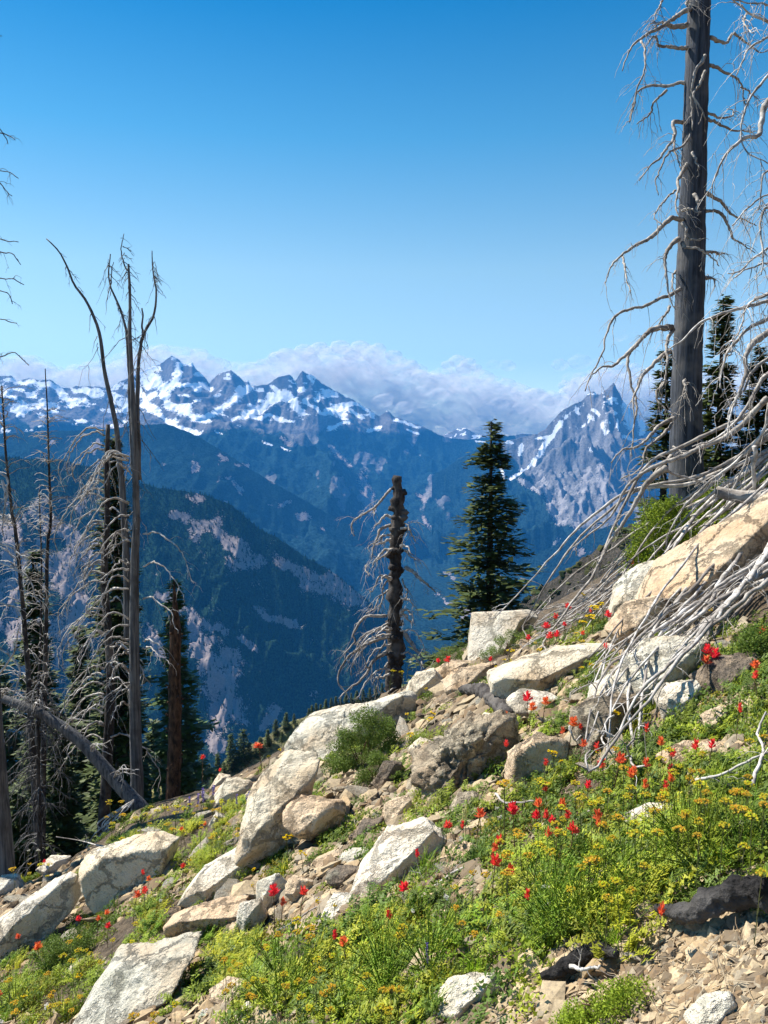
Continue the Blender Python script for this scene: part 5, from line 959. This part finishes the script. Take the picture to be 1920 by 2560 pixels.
for pts, r in [([(490, 200), (440, 250), (380, 315), (300, 370), (240, 420), (222, 490), (240, 525)], .030), ([(380, 315), (375, 385)], .018), ([(490, 450), (425, 480), (400, 530), (370, 600), (355, 680)], .036), ([(490, 510), (430, 545), (425, 580)], .016), ([(500, 620), (440, 660), (385, 705)], .045), ([(590, 625), (630, 655), (672, 690)], .036), ([(590, 740), (660, 790), (740, 860), (800, 915)], .045), ([(460, 1080), (340, 1075), (270, 1120), (225, 1200), (240, 1250), (165, 1350), (200, 1400)], .036), ([(470, 1130), (400, 1180), (320, 1200), (240, 1280)], .026),
               ([(470, 1220), (350, 1260), (260, 1310), (180, 1370), (125, 1480), (130, 1560), (190, 1620)], .036), ([(460, 1330), (370, 1400), (310, 1500), (200, 1580), (130, 1650)], .045), ([(590, 1200), (640, 1290), (690, 1370), (700, 1420)], .055), ([(480, 820), (440, 880), (440, 960), (400, 1050)], .02), ([(470, 900), (400, 950), (380, 1020), (320, 1060)], .02), ([(570, 820), (600, 900), (590, 960)], .02), ([(580, 430), (615, 470), (600, 520)], .012), ([(320, 730), (320, 770), (340, 800)], .012), ([(450, 1250), (400, 1350), (330, 1440), (300, 1360)], .02), ([(470, 1400), (420, 1480), (400, 1560), (420, 1620)], .02), ([(540, 1560), (470, 1600), (400, 1650), (350, 1700)], .02)]:
    branch(T4, Z9(pts), Y4 - .1, r * .9, .010, -.4, tw=7, TL=.45, mat='silver', droop=.6, tr=.007)

for k in range(22):
    y0 = R.uniform(1290, 1690); sg = R.choice([-1, -1, 1, 1, 1]) if y0 < 1560 else R.choice([-1, -1, -1, 1]); L = R.uniform(16, 62) * (1.0 if y0 < 1560 else 1.7) * (.6 if sg > 0 else 1); x0 = 990 + sg * 12
    branch(T4, [(x0, y0), (x0 + sg * L * .4, y0 - 2 + R.uniform(-4, 8)), (x0 + sg * L * .8, y0 + L * R.uniform(.2, .45)), (x0 + sg * L, y0 + L * R.uniform(.5, 1.0))], Y4 - .12, .030 if L < 50 else .022, .008, R.uniform(-.7, .1), tw=5, TL=.32, mat='twig', amp=.05, tr=.006)
# ------------------------------------------------------------------ conifers
def fir_mesh(H, RB, rs, whorls=36, per=6, leaf=.10, lit=1.0, gap=.0, low=.03, dead=0.0, n_sp=11):
    tr = MB(); tube(tr, wig(xyz(np.zeros(14), np.zeros(14), np.linspace(-.4, H * .985, 14)), .01 * H / 5), np.linspace(H * .022, H * .002, 14), 8); cr = MB(); V = []; Q = []; C = []; k0 = 0
    side = rs.uniform(.68, 1.3, 8)
    for w in range(whorls):
        f = low + (1 - low) * (w + rs.uniform(-.3, .3)) / whorls; f = min(max(f, low), .992)
        prof = (1 - f) ** .85 * (1.0 + .22 * math.sin(w * 1.7) + rs.uniform(-.3, .3)) + .015
        if rs.random() < gap: continue
        for b in range(per if f < .93 else 4):
            az = 6.283 * (b + rs.uniform(-.3, .3)) / per + w * 1.1; L = RB * prof * rs.uniform(.55, 1.18) * side[int(az / 6.283 * 8) % 8]; d = np.array([math.cos(az), math.sin(az), 0]); sd = np.array([-d[1], d[0], 0])
            lift = .18 if f > .8 else -.02; t = np.linspace(.12, 1, n_sp)
            p = xyz(0, 0, H * f) + d * (L * t)[:, None] + np.array([0, 0, 1.]) * (L * (lift * t * 1.2 - .30 * t ** 1.5 + .16 * t ** 4))[:, None]
            for i in range(n_sp):
                wd = leaf * (.5 + 1.2 * math.sin(min(1, t[i] * 1.1) * 2.6)) * (.5 + .6 * L / RB)
                for s in (-1, 1, 0):
                    q = p[i] + rs.normal(size=3) * leaf * (.2, .2, .3); v = sd * s * rs.uniform(.7, 1.15) + d * rs.uniform(.35, .9) + np.array([0, 0, rs.uniform(-.25, .22)]); v /= np.linalg.norm(v); n2 = np.cross(v, [0, 0, 1.0]) + rs.normal(size=3) * .25; n2 /= np.linalg.norm(n2) + 1e-9; ww = wd * .23
                    V += [q, q + v * wd * .55 + n2 * ww, q + v * wd * 1.15, q + v * wd * .55 - n2 * ww]; Q.append((k0, k0 + 1, k0 + 2, k0 + 3)); k0 += 4; c = rs.uniform(.55, 1.45) * lit; C += [(c * (1.1 + .15 * t[i]), c, c * .85)] * 4
    cr.add(np.array(V), quads=np.array(Q), col=np.array(C)); return tr, cr
def fir(px, ptop, pbase, Y, rb, label, seed, mat='fir', group=None, **kw):
    """a conifer from the pixels of its tip and foot, rb in pixels"""
    rs = np.random.default_rng(seed); T = P(px, ptop, Y); b = P(px, pbase, Y); g = float(ground(b[0], Y)) - .1
    if Y < 60: b[2] = min(b[2], g + .0) if b[2] > g else b[2]
    H = T[2] - b[2]; tr, cr = fir_mesh(H, rb * Y / F, rs, **kw); e = empty('fir_tree', b, label, 'fir tree', group)
    for nm, mb, mt in (('trunk', tr, M['darkbark']), ('crown', cr, M[mat])):
        o = mb.build(nm, mt, smooth=False); o.parent = e
    return e
fir(1222, 1040, 1590, 21, 205, 'lone dark fir standing on the skyline behind the square white block', 1, whorls=35, per=9, leaf=.25, low=.02)
fir(1788, 735, 1310, 17, 98, 'slender dark fir right behind the tall snag, its top left of the off-frame limbs', 2, whorls=34, per=7, leaf=.19, gap=.04)
fir(1655, 860, 1320, 18, 100, 'dark fir half hidden behind the left side of the tall snag', 3, whorls=30, per=7, leaf=.19, gap=.04)
fir(1885, 858, 1260, 17, 95, 'narrow dark fir near the right edge behind the bleached limbs', 4, whorls=30, per=7, leaf=.19, gap=.04)
fir(1940, 1080, 1300, 11, 50, 'young light green fir at the right edge above the fallen log', 41, mat='firgreen', whorls=14, per=6, leaf=.09)
fir(1180, 1560, 1665, 17, 60, 'little dark fir low on the skyline left of the square white block', 5, whorls=9, per=6, leaf=.09)
fir(318, 1080, 2300, 19, 105, 'tall dark fir behind the forked grey snag', 6, whorls=58, per=6, leaf=.21, low=.05)
fir(454, 1440, 2230, 18, 92, 'green fir behind the brown broken trunk', 7, mat='firgreen', whorls=30, per=6, leaf=.19, gap=.08, low=.03)
fir(120, 1360, 2350, 22, 92, 'dark fir among the dead trees left of the curly-branched snag', 8, whorls=46, per=7, leaf=.22)
fir(225, 1560, 2350, 24, 110, 'low dark fir behind the leaning grey log', 9, whorls=36, per=7, leaf=.24)
fir(30, 1650, 2400, 24, 110, 'dark fir behind the leftmost trunk', 10, whorls=34, per=7, leaf=.24)
fir(165, 1800, 2400, 16, 100, 'dense shadowed fir at the foot of the curly-branched snag', 12, whorls=26, per=8, leaf=.19)
fir(60, 1960, 2400, 15, 90, 'squat dark fir right of the leftmost trunk', 13, whorls=20, per=7, leaf=.17)
fir(290, 1850, 2400, 20, 110, 'shadowed fir between the forked snag and the leaning log', 14, whorls=26, per=8, leaf=.21)
fir(395, 1800, 2300, 24, 90, 'small shadowed fir behind the foot of the brown broken trunk', 15, whorls=24, per=8, leaf=.21)
# small firs of the spur below, copies of three
lowp = [fir_mesh(6, 1.1, np.random.default_rng(50 + k), whorls=16, per=5, leaf=.45, n_sp=4) for k in range(3)]; LP = []
for tr, cr in lowp: LP.append((tr.mesh('trunk', M['darkbark']), cr.mesh('crown', M['farfir'] if False else M['fir'], smooth=False)))
SPF = [(505, 1880, 70, 150), (523, 1905, 50, 150), (545, 1875, 85, 150), (560, 1900, 60, 148), (578, 1826, 98, 148), (596, 1870, 70, 148), (610, 1815, 92, 148), (625, 1850, 60, 148), (640, 1862, 50, 148), (652, 1838, 52, 148), (670, 1820, 45, 148), (690, 1795, 45, 149), (716, 1778, 46, 149), (705, 1826, 30, 140), (735, 1782, 28, 149), (772, 1768, 32, 150), (780, 1760, 36, 150), (790, 1755, 36, 150),
       (802, 1758, 30, 150), (815, 1745, 38, 150), (828, 1742, 36, 150), (840, 1738, 38, 150), (852, 1742, 30, 150), (866, 1732, 36, 150), (878, 1730, 34, 150), (892, 1724, 36, 150), (908, 1722, 32, 150), (925, 1716, 34, 150), (940, 1712, 30, 150), (955, 1706, 32, 150), (485, 1900, 90, 150), (470, 1860, 110, 152), (535, 1925, 40, 146), (590, 1930, 40, 146), (640, 1915, 36, 140), (1345, 1490, 22, 168), (1420, 1435, 20, 168), (1475, 1392, 24, 168), (1400, 1448, 18, 168)]
for k, (px, pt, hp, Y) in enumerate(sorted(SPF)):
    tm, cm = LP[k % 3]; b = P(px, pt + hp, Y); e = bpy.data.objects.new('fir_tree', None); SC.collection.objects.link(e); e.location = [float(a) for a in b]; s = hp * Y / F / 6; e.scale = (s * R.uniform(.8, 1.3), s * R.uniform(.8, 1.3), s); e.rotation_euler[2] = R.uniform(0, 6)
    for nm, me in (('trunk', tm), ('crown', cm)): o = bpy.data.objects.new(nm, me); SC.collection.objects.link(o); o.parent = e
    far = px < 1000; j = k if far else k - 35
    lab = ('small distant fir on the grassy spur, ' + (ORD[k] + ' from left' if k < 18 else ORD[34 - k] + ' from right')) if far else f'tiny dark fir on the rocky slope by the branch tips, {ORD[j]} from left'
    tag(e, lab, 'fir tree', 'small firs on the spur below the ridge')

# ------------------------------------------------------------------ dead trees at the left
def stemtree(name, label, stems, Y, mat, base_px, group=None, cat='dead tree'):
    b = P(base_px[0], base_px[1], Y); b[2] = min(b[2], float(ground(b[0], Y)) - .1); e = empty(name, b, label, cat, group)
    for i, (pts, r0, r1, nm) in enumerate(stems):
        w = [P(a, c, Y + .15 * i) for a, c in pts]; w = ([b] if i == 0 else []) + w; k = max(16, 5 * len(w)); p = wig(smooth_path(w, k), .015 if nm == 'trunk' else .03); mb = MB(); tube(mb, p, np.linspace(r0, r1, k) * Y / F * .88, 10, rough=.06); mb.build(nm, M[mat], e)
    return e
Y5 = 14.0
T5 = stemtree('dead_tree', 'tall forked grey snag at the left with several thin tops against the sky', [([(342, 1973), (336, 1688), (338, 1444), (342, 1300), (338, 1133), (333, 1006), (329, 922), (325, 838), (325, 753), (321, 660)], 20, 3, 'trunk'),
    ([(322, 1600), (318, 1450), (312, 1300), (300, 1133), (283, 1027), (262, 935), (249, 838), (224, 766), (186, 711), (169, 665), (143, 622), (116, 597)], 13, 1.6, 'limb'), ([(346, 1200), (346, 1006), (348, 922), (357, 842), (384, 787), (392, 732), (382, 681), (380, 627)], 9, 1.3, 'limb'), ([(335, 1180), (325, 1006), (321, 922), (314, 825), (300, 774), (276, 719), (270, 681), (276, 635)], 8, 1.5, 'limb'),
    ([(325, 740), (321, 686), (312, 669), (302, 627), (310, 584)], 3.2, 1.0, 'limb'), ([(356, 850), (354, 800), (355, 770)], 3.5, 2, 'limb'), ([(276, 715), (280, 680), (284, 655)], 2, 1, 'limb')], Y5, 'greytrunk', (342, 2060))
mb = MB()
for pts, L, n_ in [([(325, 753), (333, 1006), (340, 1300)], .55, 26), ([(224, 766), (262, 935), (300, 1133)], .5, 12), ([(384, 787), (357, 842), (346, 1006)], .4, 12), ([(382, 640), (392, 732)], .22, 16), ([(270, 640), (276, 719), (314, 825)], .3, 18), ([(302, 590), (321, 686)], .25, 12), ([(143, 622), (200, 730)], .3, 5), ([(322, 670), (325, 753)], .25, 10)]:
    twigs(mb, np.array([P(a, c, Y5) for a, c in pts]), .010, L * 1.2, n_, 1, .35, tpos=(0, 1))
mb.build('twig', M['greytrunk'], T5)['kind'] = 'stuff'
for k in range(30):   # drooping pale branches on the shaded side
    y0 = R.uniform(1140, 1800); L = R.uniform(45, 120) * (1.3 if y0 < 1600 else .8); sg = -1 if R.random() < .85 else 1; x0 = 322 if sg < 0 else 358
    branch(T5, [(x0, y0), (x0 + sg * L * .35, y0 - 8 + R.uniform(-10, 14)), (x0 + sg * L * .75, y0 + L * .35), (x0 + sg * L, y0 + L * R.uniform(.7, 1.1))], Y5 - .1, .018, .006, -.6, tw=5, TL=.4, mat='twig', amp=.06, tr=.005)
Y6 = 15.5
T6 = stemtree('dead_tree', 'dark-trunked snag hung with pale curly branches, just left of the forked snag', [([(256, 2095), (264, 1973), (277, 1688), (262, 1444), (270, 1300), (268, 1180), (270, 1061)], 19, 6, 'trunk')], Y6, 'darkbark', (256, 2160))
for k in range(46):
    y0 = 1075 + 800 * (k / 46) + R.uniform(-10, 10); L = R.uniform(50, 130); sg = -1 if R.random() < .8 else 1; x0 = 268 + sg * 8
    branch(T6, [(x0, y0), (x0 + sg * L * .3, y0 - 6), (x0 + sg * L * .7, y0 + L * .28), (x0 + sg * L * .95, y0 + L * .7), (x0 + sg * L * .9, y0 + L * 1.05)], Y6 - .1, .019, .006, R.uniform(-.8, .3), tw=6, TL=.42, mat='twig', amp=.06, tr=.005)
T7 = stemtree('dead_tree', 'thin straight dark snag with a needle-fine top, third trunk from the left edge', [([(105, 2100), (110, 1770), (114, 1607), (118, 1363), (127, 1300), (122, 1175), (118, 1006), (113, 922)], 11, 1.3, 'trunk')], 15, 'darkbark', (105, 2200))
mb = MB(); tp = np.array([P(a, c, 15) for a, c in [(110, 1770), (114, 1607), (118, 1363), (127, 1300), (122, 1175), (118, 1006)]]); twigs(mb, tp, .012, .62, 130, 1, .5, tpos=(0, 1)); mb.build('twig', M['twig'], T7)['kind'] = 'stuff'
T8 = stemtree('dead_tree', 'thin leaning dark snag beside the left edge, left of the needle-topped one', [([(95, 2100), (77, 1810), (69, 1668), (53, 1485), (37, 1322), (30, 1300), (13, 1133), (4, 964)], 12, 2, 'trunk')], 14.5, 'darkbark', (100, 2200))
mb = MB(); tp = np.array([P(a, c, 14.5) for a, c in [(77, 1810), (69, 1668), (53, 1485), (37, 1322), (30, 1300), (13, 1133), (4, 964)]]); twigs(mb, tp, .013, .8, 130, 1, .5, tpos=(0, 1)); mb.build('twig', M['twig'], T8)['kind'] = 'stuff'
T12 = stemtree('dead_tree', 'short bare dark pole between the needle-topped snag and the curly-branched one', [([(90, 1900), (100, 1600), (103, 1400), (100, 1300), (98, 1225)], 7, 1.5, 'trunk')], 18, 'darkbark', (90, 2200))
mb = MB(); tp = np.array([P(a, c, 18) for a, c in [(100, 1600), (103, 1400), (98, 1235)]]); twigs(mb, tp, .011, .5, 60, 1, .5, tpos=(0, 1)); mb.build('twig', M['twig'], T12)['kind'] = 'stuff'
T13 = stemtree('dead_tree', 'dead fir choked with a mass of fine grey twigs, behind the leaning log', [([(100, 2200), (98, 2000), (96, 1800), (95, 1700)], 9, 3, 'trunk')], 13.6, 'darkbark', (100, 2260))
mb = MB()
for k in range(55):
    y0 = R.uniform(1690, 2160); a = R.uniform(0, 6.28); q = P(98, y0, 13.6); L = R.uniform(.3, .62); p = smooth_path([q, q + np.array([math.cos(a) * L * .5, math.sin(a) * L * .5, -.05]), q + np.array([math.cos(a) * L, math.sin(a) * L, -.3])], 8); tube(mb, p, np.linspace(.012, .006, 8), 4); twigs(mb, p, .007, .3, 8, 1, .6, tpos=(0, 1))
mb.build('branch', M['greytrunk'], T13)['kind'] = 'stuff'
# leftmost trunk with limbs, leaning log, brown trunk
T9 = stemtree('dead_tree', 'thick grey trunk cut by the left edge of the picture', [([(14, 2180), (8, 2080), (-3, 1950), (-14, 1800), (-25, 1600), (-38, 1300), (-60, 900)], 28, 14, 'trunk')], 12.3, 'greytrunk', (16, 2215))
for pts in [[(-10, 1610), (50, 1660), (30, 1760)], [(-20, 1355), (20, 1365), (45, 1385), (70, 1395)], [(-20, 1400), (15, 1412), (45, 1425), (75, 1445), (90, 1500)], [(-20, 1500), (15, 1508), (45, 1518), (60, 1550)], [(5, 1200), (12, 1260), (8, 1340)], [(-20, 1700), (30, 1640), (50, 1560)], [(-30, 1180), (10, 1190), (15, 1230), (8, 1300)]]: branch(T9, pts, 12.2, .022, .006, -.2, tw=9, TL=.3, mat='twig')
Y10 = 13.2; lo = [(-60, 1725), (0, 1745), (81, 1774), (163, 1822), (228, 1879), (285, 1944), (350, 2015), (375, 2050)]
e = empty('fallen_log', P(350, 2020, Y10), 'bare grey log leaning down to the right across the dead trees at the left', 'log'); mb = MB(); tube(mb, wig(smooth_path([P(a, c, Y10 + .4 - .055 * i) for i, (a, c) in enumerate(lo)], 40), .02), np.linspace(.065, .13, 40), 12, rough=.05); mb.build('trunk', M['greytrunk'], e)
for i in range(16): q = R.choice(lo[1:6]); branch(e, [q, (q[0] + R.uniform(5, 25), q[1] - R.uniform(10, 30)), (q[0] + R.uniform(20, 70), q[1] - R.uniform(-10, 30))], Y10 - .1, .012, .005, -.2, tw=3, TL=.2, mat='twig')
for i in range(7):   # root plate twigs
    branch(e, [(335, 2000), (300 - i * 9, 2040 + i * 4), (240 + 10 * i, 2080 + 8 * (i % 3)), (215 + 14 * i, 2120)], Y10 - .2, .016, .006, -.3, tw=4, TL=.2, mat='twig')
Y11 = 13.6
T11 = stemtree('dead_tree', 'reddish brown broken trunk with a splintered pointed top, bark still on', [([(432, 2000), (435, 1891), (437, 1688), (438, 1600), (437, 1540), (436, 1500), (435, 1440)], 22, 15, 'trunk')], Y11, 'bark', (432, 2050))
tk = [c for c in T11.children][0]
me = tk.data; co = np.empty(len(me.vertices) * 3, np.float32); me.vertices.foreach_get('co', co); co = co.reshape(-1, 3); zt = P(436, 1560, Y11)[2] - T11.location.z; z1_ = P(436, 1442, Y11)[2] - T11.location.z
ax = P(436, 1500, Y11) - np.array(T11.location); f_ = np.clip((co[:, 2] - zt) / (z1_ - zt), 0, 1) ** .7 * .93; co[:, 0] = co[:, 0] * (1 - f_) + ax[0] * f_; co[:, 1] = co[:, 1] * (1 - f_) + ax[1] * f_; me.vertices.foreach_set('co', co.ravel()); me.update()
mb = MB(); v, f = ico(1)
for k in range(60):
    py = R.uniform(1560, 1990); a = R.uniform(0, 6.28); mb.add(P(436, py, Y11) + np.array([math.cos(a), math.sin(a), 0]) * .135 + v * R.uniform(.012, .03), tris=f)
mb.build('branch_stub', M['bark'], T11)['kind'] = 'stuff'
# limbs reaching in over the left edge from a tree outside the frame
b = P(-230, 2000, 13); b[2] = float(ground(b[0], 13)); T14 = empty('dead_tree', b, 'dead tree outside the left edge, only its drooping limb tips showing against the sky', 'dead tree'); mb = MB(); tube(mb, smooth_path([b, P(-225, 1200, 13), P(-220, 100, 13)], 30), np.linspace(.22, .07, 30), 12, rough=.05); mb.build('trunk', M['greytrunk'], T14)
for pts in [[(-220, 540), (-90, 560), (0, 595), (46, 605)], [(-220, 590), (-90, 600), (0, 627), (30, 632), (52, 662)], [(-220, 660), (-80, 680), (0, 692), (34, 694), (60, 712)], [(-220, 700), (-80, 710), (0, 728), (22, 734), (31, 760)], [(-220, 760), (-80, 780), (0, 797), (42, 808)], [(-220, 850), (-90, 890), (0, 892), (38, 882), (72, 913)], [(-220, 300), (-80, 320), (0, 330), (28, 342), (38, 350)], [(-220, 400), (-80, 400), (0, 428), (25, 432), (46, 446)], [(-220, 440), (-60, 430), (0, 460), (18, 480), (30, 490)], [(-220, 200), (-60, 250), (-5, 320), (20, 360)], [(-220, 60), (-60, 80), (5, 90)]]:
    branch(T14, pts, 13, .02, .006, -.3, tw=9, TL=.3, mat='greytrunk', droop=.6)

# ------------------------------------------------------------------ small dead wood and charred pieces on the ground
def stick(pts, r0, r1, label, mat='twig', name='stick', cat='stick', h=.04, tw=4, TL=.15, sides=7, group=None, rough=.08):
    w = []
    for a, c in pts: x, y, z = hit(a, c, h); w.append(P(a, c, float(y)))
    e0 = w[0]; p = wig(smooth_path(w, max(10, 5 * len(w))), .01); mb = MB(); big = isinstance(r0, list)
    if big: p = smooth_path(p, 46)
    tube(mb, (smooth_path(p, 110) if big else p), np.interp(np.linspace(0, 1, 110 if big else len(p)), np.linspace(0, 1, len(r0)) if big else [0, 1], r0 if big else [r0, r1]), 40 if big else sides, rough=.02 if big else rough)
    if big:
        vt = mb.v[0]; c_ = p[np.argmin(((vt[:, None] - p[None]) ** 2).sum(-1), 1)]; mb.v[0] = vt + (vt - c_) * (.32 * (fbm(vt * 14, 4, True, .6) - .35) + .28 * fbm(vt * 45, 3))[:, None]
    if tw: twigs(mb, p, .003, TL, tw, 1, .1)
    return tag(mb.build(name, M[mat], origin=e0), label, cat, group)
stick([(310, 2120), (260, 2115), (200, 2102), (140, 2092)], .018, .006, 'pale bare stick with side twigs above the flat-topped pale boulder', tw=14, TL=.3, h=.10)
stick([(1925, 2235), (1850, 2240), (1790, 2262), (1720, 2285), (1642, 2268)], [.047, .045, .038, .026, .012], 0, 'black charred log lying at the right edge above the gravel', 'char', 'charred_log', 'log', .10, 0, sides=16, rough=.16)
stick([(1350, 2440), (1400, 2420), (1450, 2395), (1500, 2375), (1540, 2385)], [.012, .022, .030, .022, .012], 0, 'black charred root under the big feathery clump', 'char', 'charred_log', 'log', .07, 0, sides=12, rough=.3)
stick([(1155, 1725), (1200, 1728), (1240, 1752), (1275, 1792)], [.04, .075, .07, .05], 0, 'dark brown piece of barky log left of the cream rock', 'darkbark', 'bark_log', 'log', .08, 0, sides=12, rough=.15)
stick([(1425, 2418), (1450, 2420), (1500, 2414)], .007, .004, 'thin white stick lying on the charred root', tw=3, h=.09)
stick([(1180, 2312), (1230, 2345), (1300, 2375)], .006, .004, 'thin white stick left of the big feathery clump', tw=4)
stick([(985, 2292), (1060, 2245), (1120, 2190), (1200, 2150)], .009, .005, 'long pale stick right of the leaning pale boulder', tw=5)
stick([(1440, 2052), (1455, 2035), (1480, 2028), (1510, 2032), (1530, 2048)], .009, .006, 'white curved piece of driftwood among the red flowers', tw=6, h=.05)
stick([(1240, 1985), (1270, 2005), (1335, 2002)], .007, .004, 'thin white curved stick below the dark rough boulder', tw=2, h=.1)
stick([(690, 2330), (740, 2300), (800, 2262), (860, 2250)], .006, .003, 'thin pale stick leading to the pale yellow-speckled rock', tw=4)
stick([(1725, 1955), (1800, 1935), (1880, 1900), (1925, 1880)], .006, .004, 'pale stick in the meadow at the right edge', tw=5, h=.15)
stick([(1880, 1960), (1905, 1880), (1895, 1830), (1915, 1780)], .007, .004, 'pale upright curved stick at the right edge', tw=4, h=.2)
stick([(1000, 1765), (1060, 1700), (1085, 1650)], .008, .004, 'thin grey stick leaning on the tawny rock', 'silver', tw=4, h=.1)
stick([(1560, 1420), (1630, 1400), (1700, 1370)], .010, .006, 'pale stick under the shrub at the foot of the tall snag', tw=5, h=.1)
stick([(955, 1770), (1010, 1745), (1060, 1725)], .009, .005, 'grey stick along the skyline by the broken snag', tw=8, h=.05, TL=.3)
stick([(1310, 1560), (1350, 1530), (1375, 1495), (1345, 1460), (1300, 1445)], .009, .004, 'thin curved pale branch rising above the skyline behind the white block', tw=5, h=.1)
